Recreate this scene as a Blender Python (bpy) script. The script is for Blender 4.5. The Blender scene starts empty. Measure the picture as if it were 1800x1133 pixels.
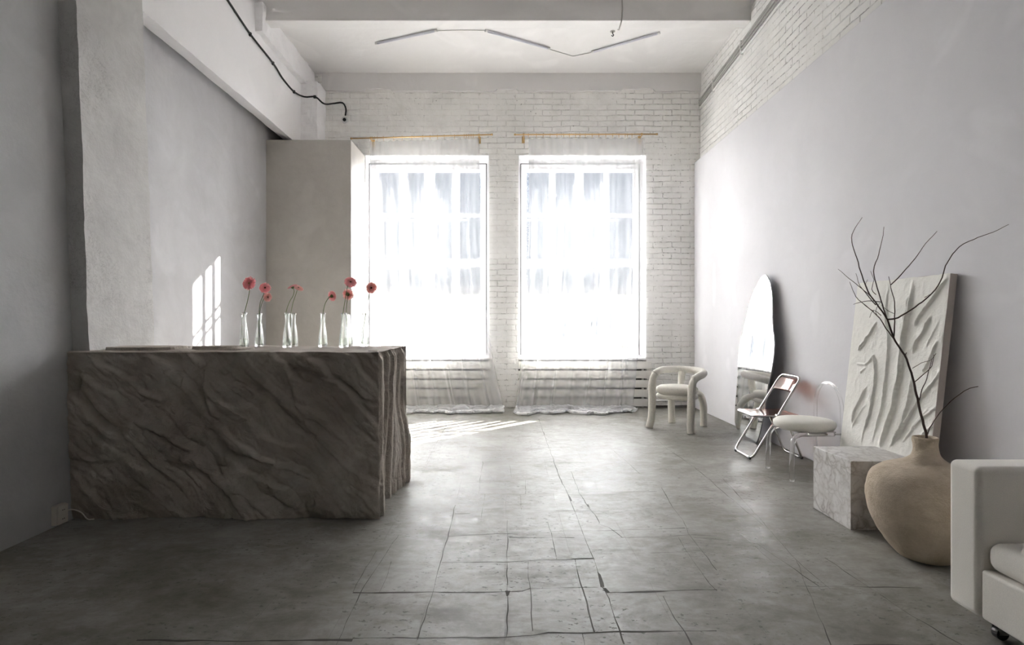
import bpy, math, random
import numpy as np
from mathutils import Vector, Matrix
random.seed(7)
rng = np.random.default_rng(7)
S = bpy.context.scene
C = S.collection
PI = math.pi

# ------------------------------------------------------------------ camera, light, exposure
F = 1000.0; CX = 890.0; CY = 567.0; EYE = 1.2
cam_d = bpy.data.cameras.new('camera'); cam = bpy.data.objects.new('camera', cam_d); C.objects.link(cam)
cam_d.sensor_width = 36; cam_d.lens = 20.0; cam_d.shift_x = 10/1800; cam_d.shift_y = 0.5/1800
cam_d.clip_start = 0.05; cam_d.clip_end = 300
cam.location = (0, 0, EYE); cam.rotation_euler = (PI/2, 0, 0)
S.camera = cam

w = bpy.data.worlds.new('world'); S.world = w; w.use_nodes = True
nt = w.node_tree; nt.nodes.clear()
wo = nt.nodes.new('ShaderNodeOutputWorld'); bg = nt.nodes.new('ShaderNodeBackground')
tc = nt.nodes.new('ShaderNodeTexCoord'); sp = nt.nodes.new('ShaderNodeSeparateXYZ'); rp = nt.nodes.new('ShaderNodeValToRGB')
nt.links.new(tc.outputs['Generated'], sp.inputs[0]); nt.links.new(sp.outputs['Z'], rp.inputs[0])
rp.color_ramp.elements[0].position = 0.0; rp.color_ramp.elements[0].color = (0.86, 0.90, 1.0, 1)
rp.color_ramp.elements[1].position = 0.6; rp.color_ramp.elements[1].color = (0.45, 0.63, 1.0, 1)
nt.links.new(rp.outputs[0], bg.inputs[0]); bg.inputs[1].default_value = 0.095
nt.links.new(bg.outputs[0], wo.inputs[0])

sun_d = bpy.data.lights.new('sun', 'SUN'); sun = bpy.data.objects.new('sun', sun_d); C.objects.link(sun)
sun_d.energy = 19.0; sun_d.angle = math.radians(0.6); sun_d.color = (1.0, 0.95, 0.88)
sdir = Vector((-0.97, -1.0, -0.47*math.hypot(0.97, 1.0)))
sun.rotation_euler = sdir.to_track_quat('-Z', 'Y').to_euler(); sun.location = (8, 16, 9)

sky_d = bpy.data.lights.new('sky_standin_lamp', 'SUN'); sky = bpy.data.objects.new('sky_standin_lamp', sky_d); C.objects.link(sky)  # wide sun lamp added to carry the room's skylight; visible sky kept dim
sky_d.energy = 16.5; sky_d.angle = math.radians(118); sky_d.color = (1.0, 0.965, 0.98)
sky.rotation_euler = Vector((-0.42, -1.0, -0.16)).to_track_quat('-Z', 'Y').to_euler(); sky.location = (0, 18, 8)
for (x0, x1) in ((-2.0, -0.24), (0.17, 1.985)):           # sampling portals in the two window openings
    ld = bpy.data.lights.new('window_portal', 'AREA'); lo = bpy.data.objects.new('window_portal', ld); C.objects.link(lo)
    ld.shape = 'RECTANGLE'; ld.size = x1-x0; ld.size_y = 2.87; ld.cycles.is_portal = True
    lo.location = ((x0+x1)/2, 8.60, 2.14); lo.rotation_euler = (-PI/2, 0, 0)

S.view_settings.view_transform = 'Standard'; S.view_settings.look = 'None'
S.view_settings.gamma = 1; S.view_settings.use_curve_mapping = False
S.view_settings.exposure = 2.72
cy = S.cycles
cy.max_bounces = 14; cy.diffuse_bounces = 9; cy.glossy_bounces = 5; cy.transmission_bounces = 10; cy.transparent_max_bounces = 24
cy.caustics_reflective = False; cy.caustics_refractive = False; cy.sample_clamp_indirect = 8
cy.use_denoising = True

# ------------------------------------------------------------------ helpers
def P(px, py, Y): return Vector(((px-CX)*Y/F, Y, EYE-(py-CY)*Y/F))
def onfloor(px, py, z=0.0):
    Y = (EYE-z)*F/(py-CY); return Vector(((px-CX)*Y/F, Y, z))
def onplane(px, py, p0, n):
    d = Vector(((px-CX)/F, 1.0, -(py-CY)/F)); o = Vector((0, 0, EYE))
    t = (Vector(p0)-o).dot(n)/d.dot(n); return o+d*t

def obj(name, verts, faces, mat=None, parent=None, smooth=False, loc=None):
    me = bpy.data.meshes.new(name)
    me.from_pydata([tuple(map(float, v)) for v in verts], [], [tuple(int(i) for i in f) for f in faces]); me.update()
    if smooth: me.polygons.foreach_set('use_smooth', [True]*len(me.polygons))
    o = bpy.data.objects.new(name, me); C.objects.link(o)
    if mat: me.materials.append(mat)
    if parent:
        o.parent = parent
    if loc is not None: o.location = loc
    return o
def tag(o, label, cat, group=None):
    o['label'] = label; o['category'] = cat
    if group: o['group'] = group
    return o
def thing(name, label, cat, loc=(0, 0, 0), rz=0.0, group=None):
    o = bpy.data.objects.new(name, None); C.objects.link(o); o.location = loc; o.rotation_euler = (0, 0, rz)
    o.empty_display_size = 0.1
    return tag(o, label, cat, group)
def struct(o): o['kind'] = 'structure'; return o

class MB:
    def __init__(s): s.v = []; s.f = []
    def add(s, v, f):
        n = len(s.v); s.v += [tuple(x) for x in v]; s.f += [tuple(i+n for i in q) for q in f]; return s
    def box(s, x0, x1, y0, y1, z0, z1):
        return s.add([(x0,y0,z0),(x1,y0,z0),(x1,y1,z0),(x0,y1,z0),(x0,y0,z1),(x1,y0,z1),(x1,y1,z1),(x0,y1,z1)],
                     [(0,3,2,1),(4,5,6,7),(0,1,5,4),(1,2,6,5),(2,3,7,6),(3,0,4,7)])
    def tube(s, pts, r, seg=12, closed=False, cap=True, noise=0.0):
        v, f = tube_geo(pts, r, seg, closed, cap, noise); return s.add(v, f)
    def lathe(s, prof, seg=32, center=(0, 0, 0)):
        v = []; n = len(prof)
        for (r, z) in prof:
            for k in range(seg):
                a = 2*PI*k/seg; v.append((center[0]+r*math.cos(a), center[1]+r*math.sin(a), center[2]+z))
        f = [(i*seg+k, i*seg+(k+1) % seg, (i+1)*seg+(k+1) % seg, (i+1)*seg+k) for i in range(n-1) for k in range(seg)]
        if prof[0][0] > 1e-6: f.append(tuple(range(seg))[::-1])
        if prof[-1][0] > 1e-6: f.append(tuple((n-1)*seg+k for k in range(seg)))
        return s.add(v, f)
    def build(s, name, mat=None, parent=None, smooth=False, bevel=0, seg=3, loc=None, angle=False):
        o = obj(name, s.v, s.f, mat, parent, smooth, loc)
        if bevel:
            m = o.modifiers.new('bevel', 'BEVEL'); m.width = bevel; m.segments = seg; m.limit_method = 'ANGLE'; m.harden_normals = False
            for p in o.data.polygons: p.use_smooth = True
            wn = o.modifiers.new('wn', 'WEIGHTED_NORMAL'); wn.keep_sharp = True
        return o

def spline(pts, step=0.02, closed=False):
    """Catmull-Rom resample"""
    p = [Vector(q) for q in pts]; out = []; n = len(p)
    rngi = range(n if closed else n-1)
    for i in rngi:
        p1, p2 = p[i], p[(i+1) % n]
        p0 = p[(i-1) % n] if (closed or i > 0) else p1*2-p2
        p3 = p[(i+2) % n] if (closed or i+2 < n) else p2*2-p1
        m = max(2, int((p2-p1).length/step))
        for k in range(m):
            t = k/m
            out.append(0.5*((2*p1)+(p2-p0)*t+(2*p0-5*p1+4*p2-p3)*t*t+(3*p1-p0-3*p2+p3)*t**3))
    if not closed: out.append(p[-1])
    return out
def rounded(pts, r, closed=False, n=6):
    """polyline with filleted corners"""
    p = [Vector(q) for q in pts]; out = []; N = len(p)
    for i in range(N):
        if not closed and i in (0, N-1): out.append(p[i]); continue
        a, b, c = p[i-1], p[i], p[(i+1) % N]
        rr = min(r, (a-b).length*0.49, (c-b).length*0.49)
        s = b+(a-b).normalized()*rr; e = b+(c-b).normalized()*rr
        for k in range(n+1):
            t = k/n; out.append((1-t)**2*s+2*(1-t)*t*b+t*t*e)
    return out
def tube_geo(pts, r, seg=12, closed=False, cap=True, noise=0.0):
    p = [Vector(q) for q in pts]; N = len(p)
    rad = [r(i/(N-1)) for i in range(N)] if callable(r) else [r]*N
    tang = []
    for i in range(N):
        if closed: t = p[(i+1) % N]-p[i-1]
        else: t = p[min(i+1, N-1)]-p[max(i-1, 0)]
        tang.append(t.normalized())
    up = Vector((0, 0, 1)) if abs(tang[0].z) < 0.9 else Vector((1, 0, 0))
    nrm = (up-tang[0]*up.dot(tang[0])).normalized(); v = []; f = []
    for i in range(N):
        nrm = (nrm-tang[i]*nrm.dot(tang[i])).normalized(); b = tang[i].cross(nrm)
        for k in range(seg):
            a = 2*PI*k/seg; rr = rad[i]*(1+(random.uniform(-noise, noise) if noise else 0))
            v.append(p[i]+(nrm*math.cos(a)+b*math.sin(a))*rr)
    M = N if closed else N-1
    for i in range(M):
        j = (i+1) % N
        for k in range(seg):
            k2 = (k+1) % seg; f.append((i*seg+k, i*seg+k2, j*seg+k2, j*seg+k))
    if cap and not closed:
        f.append(tuple(range(seg))[::-1]); f.append(tuple((N-1)*seg+k for k in range(seg)))
    return v, f

# vectorised value noise
def _h(ix, iy, iz, seed):
    n = (ix.astype(np.int64)*374761393 + iy.astype(np.int64)*668265263 + iz.astype(np.int64)*2147483647 + seed*974634777) & 0xFFFFFFFF
    n = ((n ^ (n >> 13))*1274126177) & 0xFFFFFFFF
    n = (n ^ (n >> 16)) & 0xFFFFFFFF
    return n/4294967295.0
def vnoise(x, y, z=0.0, seed=0):
    x, y, z = np.broadcast_arrays(np.asarray(x, float), np.asarray(y, float), np.asarray(z, float))
    ix, iy, iz = np.floor(x), np.floor(y), np.floor(z); fx, fy, fz = x-ix, y-iy, z-iz
    sx, sy, sz = [t*t*t*(t*(t*6-15)+10) for t in (fx, fy, fz)]
    r = 0
    for dx in (0, 1):
        for dy in (0, 1):
            for dz in (0, 1):
                wgt = (sx if dx else 1-sx)*(sy if dy else 1-sy)*(sz if dz else 1-sz)
                r = r+wgt*_h(ix+dx, iy+dy, iz+dz, seed)
    return r*2-1
def fbm(x, y, z=0.0, o=4, seed=0):
    a = 1.0; r = 0; t = 0
    for i in range(o):
        r = r+a*vnoise(np.asarray(x)*2**i, np.asarray(y)*2**i, np.asarray(z)*2**i, seed+i*17); t += a; a *= 0.5
    return r/t
def polydist(X, Y, pl):
    """distance, signed side and position along a polyline"""
    best = np.full(X.shape, 1e9); side = np.zeros(X.shape); tt = np.zeros(X.shape); n = len(pl)-1
    for i in range(n):
        ax, ay = pl[i]; bx, by = pl[i+1]; dx, dy = bx-ax, by-ay; L = dx*dx+dy*dy+1e-12
        t = np.clip(((X-ax)*dx+(Y-ay)*dy)/L, 0, 1); d = np.hypot(X-ax-t*dx, Y-ay-t*dy)
        sg = np.sign(dx*(Y-ay)-dy*(X-ax)); m = d < best
        best = np.where(m, d, best); side = np.where(m, sg, side); tt = np.where(m, (i+t)/n, tt)
    return best, side, tt
def gridfaces(nu, nv, off=0):
    return [(off+j*nu+i, off+j*nu+i+1, off+(j+1)*nu+i+1, off+(j+1)*nu+i) for j in range(nv-1) for i in range(nu-1)]

# ------------------------------------------------------------------ materials
class NM:
    def __init__(s, name):
        s.m = bpy.data.materials.new(name); s.m.use_nodes = True; s.t = s.m.node_tree; s.t.nodes.clear()
        s.out = s.n('ShaderNodeOutputMaterial'); s.co = s.n('ShaderNodeTexCoord').outputs['Object']
    def n(s, k, **kw):
        q = s.t.nodes.new(k)
        for a, b in kw.items(): setattr(q, a, b)
        return q
    def l(s, a, b): s.t.links.new(a, b)
    def sock(s, q, i, val):
        if isinstance(val, bpy.types.NodeSocket): s.l(val, q.inputs[i])
        elif val is not None: q.inputs[i].default_value = val
    def noise(s, scale, detail=4, rough=0.5, co=None, dist=0.0, stretch=None):
        q = s.n('ShaderNodeTexNoise'); c = co or s.co
        if stretch:
            mp = s.n('ShaderNodeMapping'); s.l(c, mp.inputs[0])
            mp.inputs['Scale'].default_value = stretch[:3]
            if len(stretch) > 3: mp.inputs['Rotation'].default_value = stretch[3]
            c = mp.outputs[0]
        s.l(c, q.inputs['Vector']); q.inputs['Scale'].default_value = scale; q.inputs['Detail'].default_value = detail
        q.inputs['Roughness'].default_value = rough; q.inputs['Distortion'].default_value = dist
        return q.outputs['Fac']
    def ramp(s, fac, *stops):
        q = s.n('ShaderNodeValToRGB'); s.l(fac, q.inputs[0]); e = q.color_ramp.elements
        while len(e) < len(stops): e.new(0.5)
        for i, (p, c) in enumerate(stops):
            e[i].position = p; e[i].color = (*(c if not isinstance(c, (int, float)) else (c, c, c)), 1)
        return q.outputs[0]
    def math(s, op, a, b=None, c=None, clamp=False):
        q = s.n('ShaderNodeMath', operation=op, use_clamp=clamp); s.sock(q, 0, a); s.sock(q, 1, b); s.sock(q, 2, c); return q.outputs[0]
    def mix(s, fac, a, b, blend='MIX'):
        q = s.n('ShaderNodeMix', data_type='RGBA', blend_type=blend)
        s.sock(q, 0, fac)
        for i, v in ((6, a), (7, b)):
            if isinstance(v, bpy.types.NodeSocket): s.l(v, q.inputs[i])
            else: q.inputs[i].default_value = (*(v if not isinstance(v, (int, float)) else (v, v, v)), 1)
        return q.outputs[2]
    def bump(s, h, dist=0.01, strength=1.0, prev=None):
        q = s.n('ShaderNodeBump'); s.l(h, q.inputs['Height']); q.inputs['Distance'].default_value = dist; q.inputs['Strength'].default_value = strength
        if prev is not None: s.l(prev, q.inputs['Normal'])
        return q.outputs[0]
    def pbr(s, col, rough=0.6, normal=None, metal=0.0, spec=0.5, **kw):
        q = s.n('ShaderNodeBsdfPrincipled')
        if isinstance(col, bpy.types.NodeSocket): s.l(col, q.inputs['Base Color'])
        else: q.inputs['Base Color'].default_value = (*col, 1)
        s.sock(q, 'Roughness', rough); q.inputs['Metallic'].default_value = metal; q.inputs['Specular IOR Level'].default_value = spec
        if normal is not None: s.l(normal, q.inputs['Normal'])
        for k, v in kw.items(): q.inputs[k.replace('_', ' ')].default_value = v
        s.l(q.outputs[0], s.out.inputs[0]); s.bs = q
        return s.m

def m_simple(name, col, rough=0.5, metal=0.0, spec=0.5, bscale=0, bdist=0.001, var=0.0):
    k = NM(name); c = col
    if var:
        f = k.noise(6, 4); c = k.mix(f, tuple(x*(1-var) for x in col), tuple(min(1, x*(1+var)) for x in col))
    nrm = k.bump(k.noise(bscale, 5, 0.6), bdist) if bscale else None
    return k.pbr(c, rough, nrm, metal, spec)

def m_plaster(name, c0, c1, scale=1.2, fine=0.0012, rough=0.75, scuff=0.25, big=0.02):
    k = NM(name)
    a = k.noise(scale, 5, 0.6, dist=0.6); b = k.noise(scale*3.1, 6, 0.65, dist=1.0)
    f = k.math('ADD', k.math('MULTIPLY', a, 0.6), k.math('MULTIPLY', b, 0.4))
    col = k.ramp(f, (0.32, c0), (0.68, c1))
    # lighter trowel patches and thin scuffs
    p = k.ramp(k.noise(0.9, 2, 0.5, dist=1.5), (0.60, 0.0), (0.67, 1.0))
    col = k.mix(k.math('MULTIPLY', p, 0.20), col, tuple(min(1, x*1.25) for x in c1))
    if scuff:
        s1 = k.noise(7, 8, 0.7, dist=2.2); s2 = k.math('ABSOLUTE', k.math('SUBTRACT', s1, 0.5))
        ln = k.ramp(s2, (0.0, 1.0), (0.012, 0.0)); msk = k.ramp(k.noise(1.6, 3), (0.52, 0.0), (0.62, 1.0))
        col = k.mix(k.math('MULTIPLY', k.math('MULTIPLY', ln, msk), scuff), col, tuple(x*0.45 for x in c0))
    n1 = k.bump(k.noise(2.3, 4, 0.5), big); n2 = k.bump(k.noise(45, 6, 0.6), fine*2, prev=n1)
    return k.pbr(col, rough, n2, spec=0.3)

def m_brick(name, axes, c0=(0.74, 0.725, 0.69), chips=0.45, density=0.5):
    """white-painted brick; axes says which object axis runs along the wall"""
    k = NM(name)
    sx = k.n('ShaderNodeSeparateXYZ'); k.l(k.co, sx.inputs[0])
    cb = k.n('ShaderNodeCombineXYZ'); k.l(sx.outputs[axes], cb.inputs[0]); k.l(sx.outputs['Z'], cb.inputs[1])
    wv = k.n('ShaderNodeTexNoise'); wv.inputs['Scale'].default_value = 3.0; wv.inputs['Detail'].default_value = 5; k.l(k.co, wv.inputs['Vector'])
    sb = k.n('ShaderNodeVectorMath', operation='SUBTRACT'); k.l(wv.outputs['Color'], sb.inputs[0]); sb.inputs[1].default_value = (0.5, 0.5, 0.5)
    sc = k.n('ShaderNodeVectorMath', operation='SCALE'); k.l(sb.outputs[0], sc.inputs[0]); sc.inputs['Scale'].default_value = 0.035
    ad = k.n('ShaderNodeVectorMath', operation='ADD'); k.l(cb.outputs[0], ad.inputs[0]); k.l(sc.outputs[0], ad.inputs[1])
    def brick(ms, sm):
        b = k.n('ShaderNodeTexBrick'); k.l(ad.outputs[0], b.inputs['Vector']); b.inputs['Scale'].default_value = 1
        b.inputs['Brick Width'].default_value = 0.26; b.inputs['Row Height'].default_value = 0.078
        b.inputs['Mortar Size'].default_value = ms; b.inputs['Mortar Smooth'].default_value = sm; b.inputs['Bias'].default_value = 0
        b.inputs['Color1'].default_value = (1, 1, 1, 1); b.inputs['Color2'].default_value = (0.75, 0.75, 0.75, 1); b.inputs['Mortar'].default_value = (0, 0, 0, 1)
        return b
    b1 = brick(0.009, 1.0); b2 = brick(0.005, 0.5)
    h = k.math('MULTIPLY', k.math('SUBTRACT', 1.0, b1.outputs['Fac']), k.ramp(k.noise(1.7, 4), (0.38, 0.12), (0.60, 0.9)))
    n1 = k.bump(h, 0.011, 0.9)
    n2 = k.bump(k.noise(16, 6, 0.65), 0.010, 0.9, prev=n1)
    n3 = k.bump(k.noise(3.0, 3), 0.05, 0.8, prev=n2)
    base = k.ramp(k.noise(1.3, 5, 0.6, dist=0.5), (0.35, tuple(x*0.93 for x in c0)), (0.65, tuple(min(1, x*1.07) for x in c0)))
    base = k.mix(k.math('MULTIPLY', k.ramp(k.noise(5.0, 6, 0.7), (0.5, 0.0), (0.75, 1.0)), 0.28), base, (0.56, 0.53, 0.47))
    # open joints and knocked-off corners, showing dark
    cm = k.ramp(k.noise(17.0, 4, 0.65), (0.53+0.1*(0.5-density), 0.0), (0.57+0.1*(0.5-density), 1.0))
    zone = k.ramp(k.noise(1.2, 3), (0.40, 0.15), (0.62, 1.0))
    joint = k.math('MULTIPLY', k.math('MULTIPLY', b2.outputs['Fac'], cm), zone)
    spots = k.ramp(k.noise(22, 3, 0.5), (0.665, 0.0), (0.70, 1.0))
    spots = k.math('MULTIPLY', spots, k.ramp(k.noise(2.3, 2), (0.5, 0.0), (0.62, 1.0)))
    allc = k.math('MAXIMUM', k.math('MULTIPLY', joint, chips), k.math('MULTIPLY', spots, 0.55))
    faint = k.math('MULTIPLY', b1.outputs['Fac'], k.math('MULTIPLY', k.ramp(k.noise(2.2, 4), (0.42, 0.0), (0.62, 1.0)), 0.16))
    col = k.mix(faint, base, (0.45, 0.43, 0.38))
    col = k.mix(allc, col, (0.13, 0.11, 0.09))
    return k.pbr(col, 0.62, n3, spec=0.35)

M = {}
M['wall_right'] = m_plaster('smooth_grey_plaster', (0.68, 0.672, 0.70), (0.75, 0.742, 0.77), 0.7, 0.0002, 0.62, 0.0, 0.008)
M['wall_right'].node_tree.nodes['Principled BSDF'].inputs['Specular IOR Level'].default_value = 0.08
M['wall_left'] = m_plaster('grey_lime_plaster', (0.40, 0.405, 0.405), (0.52, 0.52, 0.52), 1.0, 0.0010, 0.72, 0.2)
M['niche'] = m_plaster('pale_lime_plaster', (0.50, 0.495, 0.51), (0.64, 0.635, 0.65), 0.8, 0.0006, 0.7, 0.05)
M['column'] = m_plaster('rough_column_plaster', (0.50, 0.49, 0.48), (0.65, 0.64, 0.625), 1.8, 0.0014, 0.75, 0.75)
M['block'] = m_plaster('polished_microcement', (0.48, 0.455, 0.425), (0.56, 0.535, 0.50), 2.2, 0.0004, 0.55, 0.05)
M['white'] = m_plaster('white_paint', (0.88, 0.87, 0.88), (0.93, 0.92, 0.93), 0.8, 0.0006, 0.65, 0.06)
M['ceiling'] = m_plaster('ceiling_paint', (0.74, 0.725, 0.715), (0.79, 0.775, 0.77), 0.6, 0.0005, 0.7, 0.0)
M['brick_back'] = m_brick('white_painted_brick_back', 'X', (0.86, 0.845, 0.82), 0.55, 0.42)
M['brick_right'] = m_brick('white_painted_brick_side', 'Y', (0.78, 0.77, 0.76), 0.7, 0.75)
M['frame'] = m_simple('white_window_paint', (0.72, 0.72, 0.73), 0.5)
M['gasket'] = m_simple('dark_window_gap', (0.05, 0.05, 0.05), 0.7)
M['black'] = m_simple('black_rubber', (0.02, 0.02, 0.02), 0.5)
M['chrome'] = m_simple('chrome', (0.58, 0.57, 0.555), 0.14, 1.0)
M['brass'] = m_simple('worn_brass', (0.62, 0.42, 0.20), 0.38, 0.85)
M['slat'] = m_simple('painted_board', (0.72, 0.70, 0.66), 0.55, bscale=20, bdist=0.002, var=0.05)
M['dark'] = m_simple('dark_gap_paint', (0.10, 0.095, 0.085), 0.8)
M['pipe_grey'] = m_simple('grey_conduit', (0.36, 0.35, 0.33), 0.5)
M['pipe_white'] = m_simple('white_conduit', (0.72, 0.72, 0.70), 0.45)
M['tubelight'] = m_simple('led_tube_housing', (0.62, 0.62, 0.68), 0.35)
M['wire'] = m_simple('pale_wire', (0.55, 0.54, 0.52), 0.5)

def m_floor():
    k = NM('worn_concrete_floor')
    a = k.noise(0.8, 6, 0.6, dist=0.8); b = k.noise(3.2, 8, 0.68, stretch=(0.85, 1.15, 1), dist=0.8); c = k.noise(15, 7, 0.72, stretch=(0.85, 1.15, 1))
    f = k.math('ADD', k.math('MULTIPLY', a, 0.35), k.math('ADD', k.math('MULTIPLY', b, 0.4), k.math('MULTIPLY', c, 0.25)))
    col = k.ramp(f, (0.36, (0.130, 0.124, 0.100)), (0.48, (0.222, 0.213, 0.190)), (0.60, (0.335, 0.325, 0.305)))
    # darker scuffed stains
    st = k.ramp(k.noise(2.4, 8, 0.75, stretch=(0.7, 1.2, 1)), (0.55, 0.0), (0.60, 1.0))
    col = k.mix(k.math('MULTIPLY', st, 0.42), col, (0.17, 0.165, 0.14))
    sp1 = k.ramp(k.noise(34, 4, 0.65, stretch=(0.8, 1.2, 1)), (0.60, 0.0), (0.63, 1.0)); sp2 = k.ramp(k.noise(2.4, 3), (0.44, 0.0), (0.53, 1.0))
    pits = k.math('MULTIPLY', sp1, sp2)
    col = k.mix(k.math('MULTIPLY', pits, 0.75), col, (0.10, 0.10, 0.085))
    # faint tile joints showing through the screed
    br = k.n('ShaderNodeTexBrick'); wv = k.n('ShaderNodeTexNoise'); wv.inputs['Scale'].default_value = 5; k.l(k.co, wv.inputs['Vector'])
    sb = k.n('ShaderNodeVectorMath', operation='SCALE'); k.l(wv.outputs['Color'], sb.inputs[0]); sb.inputs['Scale'].default_value = 0.012
    ad = k.n('ShaderNodeVectorMath', operation='ADD'); k.l(k.co, ad.inputs[0]); k.l(sb.outputs[0], ad.inputs[1]); k.l(ad.outputs[0], br.inputs['Vector'])
    br.inputs['Scale'].default_value = 1; br.inputs['Brick Width'].default_value = 0.335; br.inputs['Row Height'].default_value = 0.335; br.offset = 0.0
    br.inputs['Mortar Size'].default_value = 0.0016; br.inputs['Mortar Smooth'].default_value = 0.3
    jm = k.math('MULTIPLY', br.outputs['Fac'], k.ramp(k.noise(1.7, 3), (0.46, 0.0), (0.6, 1.0)))
    col = k.mix(k.math('MULTIPLY', jm, 0.45), col, (0.13, 0.12, 0.10))
    rough = k.math('ADD', k.math('MULTIPLY', b, 0.34), k.math('MULTIPLY', st, 0.1)); rough = k.math('ADD', rough, 0.30)
    h = k.math('SUBTRACT', k.math('ADD', k.math('MULTIPLY', b, 0.6), k.math('MULTIPLY', c, 0.25)), k.math('ADD', k.math('MULTIPLY', pits, 0.4), k.math('MULTIPLY', jm, 0.5)))
    n1 = k.bump(h, 0.004, 0.8); n2 = k.bump(k.noise(1.4, 3), 0.012, 0.6, prev=n1)
    return k.pbr(col, rough, n2, spec=0.16)
M['floor'] = m_floor()
M['crack'] = m_simple('crack_dark_tone', (0.075, 0.07, 0.06), 0.9)  # dark tone of flat ribbons: grout and the cracks' recess shade in one

def m_fabric(name, c, bs=180, bd=0.003, big=0.01):
    k = NM(name)
    n0 = k.bump(k.noise(18, 3), big, 0.5)
    n1 = k.bump(k.noise(bs, 5, 0.7), bd, 1.0, prev=n0)
    col = k.mix(k.noise(bs*0.6, 4), tuple(x*0.82 for x in c), tuple(min(1, x*1.08) for x in c))
    return k.pbr(col, 0.95, n1, spec=0.15, Sheen_Weight=0.25)
def m_sheer():
    k = NM('sheer_voile')
    lw = k.n('ShaderNodeLayerWeight'); lw.inputs['Blend'].default_value = 0.5
    tr = k.n('ShaderNodeBsdfTransparent'); tr.inputs[0].default_value = (1, 1, 1, 1)
    df = k.n('ShaderNodeBsdfDiffuse'); df.inputs[0].default_value = (0.97, 0.97, 0.98, 1)
    tl = k.n('ShaderNodeBsdfTranslucent'); tl.inputs[0].default_value = (0.085, 0.085, 0.095, 1)
    m1 = k.n('ShaderNodeMixShader'); m1.inputs[0].default_value = 0.3; k.l(df.outputs[0], m1.inputs[1]); k.l(tl.outputs[0], m1.inputs[2])
    m2 = k.n('ShaderNodeMixShader')
    f = k.math('ADD', k.math('MULTIPLY', k.math('POWER', lw.outputs['Facing'], 2.0), 0.28), 0.40, clamp=True)
    k.l(f, m2.inputs[0]); k.l(tr.outputs[0], m2.inputs[1]); k.l(m1.outputs[0], m2.inputs[2]); k.l(m2.outputs[0], k.out.inputs[0])
    return k.m
M['sheer'] = m_sheer()
M['voile_bundle'] = m_fabric('bunched_voile', (0.66, 0.66, 0.66), 30, 0.01, 0.02)

def m_clear(name, col=(1, 1, 1), lo=0.04, hi=0.85, power=2.5, rough=0.02, glass=0.0, ior=1.45):
    """clear glass or acrylic: clear straight on, mirror-like towards the silhouette"""
    k = NM(name)
    lw = k.n('ShaderNodeLayerWeight'); lw.inputs['Blend'].default_value = 0.5
    tr = k.n('ShaderNodeBsdfTransparent'); tr.inputs[0].default_value = (*col, 1)
    gl = k.n('ShaderNodeBsdfGlossy'); gl.inputs['Roughness'].default_value = rough; gl.inputs[0].default_value = (0.95, 0.95, 0.95, 1)
    f = k.math('ADD', k.math('MULTIPLY', k.math('POWER', lw.outputs['Facing'], power), hi-lo), lo, clamp=True)
    mx = k.n('ShaderNodeMixShader'); k.l(f, mx.inputs[0]); k.l(tr.outputs[0], mx.inputs[1]); k.l(gl.outputs[0], mx.inputs[2])
    last = mx.outputs[0]
    if glass:
        g = k.n('ShaderNodeBsdfGlass'); g.inputs['IOR'].default_value = ior; g.inputs['Roughness'].default_value = 0.0; g.inputs[0].default_value = (*col, 1)
        m3 = k.n('ShaderNodeMixShader'); m3.inputs[0].default_value = glass; k.l(last, m3.inputs[1]); k.l(g.outputs[0], m3.inputs[2]); last = m3.outputs[0]
    k.l(last, k.out.inputs[0])
    return k.m
M['pane'] = m_clear('window_glass', (0.97, 0.98, 0.98), 0.04, 0.5, 4)
M['vase_glass'] = m_clear('vase_glass', (0.985, 0.995, 0.99), 0.04, 0.85, 3.0, 0.02, 0.35, 1.45)
M['water'] = m_clear('water', (0.97, 0.99, 0.97), 0.02, 0.5, 3, 0.02, 0.6, 1.1)
M['acrylic'] = m_clear('clear_acrylic', (0.99, 0.99, 0.99), 0.04, 0.85, 2.2, 0.03, 0.5, 1.3)
M['rose'] = m_clear('rose_tinted_acrylic', (0.74, 0.50, 0.43), 0.10, 0.6, 2.5, 0.10)

def m_rock():
    k = NM('carved_grey_stone')
    f = k.noise(2.2, 8, 0.62, dist=0.7)
    col = k.ramp(f, (0.34, (0.40, 0.345, 0.295)), (0.52, (0.51, 0.455, 0.40)), (0.68, (0.64, 0.59, 0.53)))
    v = k.noise(3.0, 6, 0.6, dist=1.2, stretch=(1, 1, 1.6))
    col = k.mix(k.math('MULTIPLY', k.ramp(v, (0.5, 0.0), (0.62, 1.0)), 0.25), col, (0.37, 0.375, 0.315))
    n1 = k.bump(k.noise(9, 9, 0.68, dist=0.8, stretch=(1, 1, 1)), 0.035, 0.8)
    n2 = k.bump(k.noise(60, 6, 0.7), 0.004, 0.8, prev=n1)
    return k.pbr(col, 0.85, n2, spec=0.2)
M['rock'] = m_rock()
M['boucle'] = m_fabric('ivory_boucle', (0.80, 0.77, 0.70), 110, 0.006)
M['cushion'] = m_fabric('pale_grey_velvet', (0.78, 0.76, 0.69), 300, 0.001, 0.002)
M['sofa'] = m_fabric('off_white_sofa_cloth', (0.86, 0.83, 0.77), 500, 0.0004, 0.003)
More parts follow.
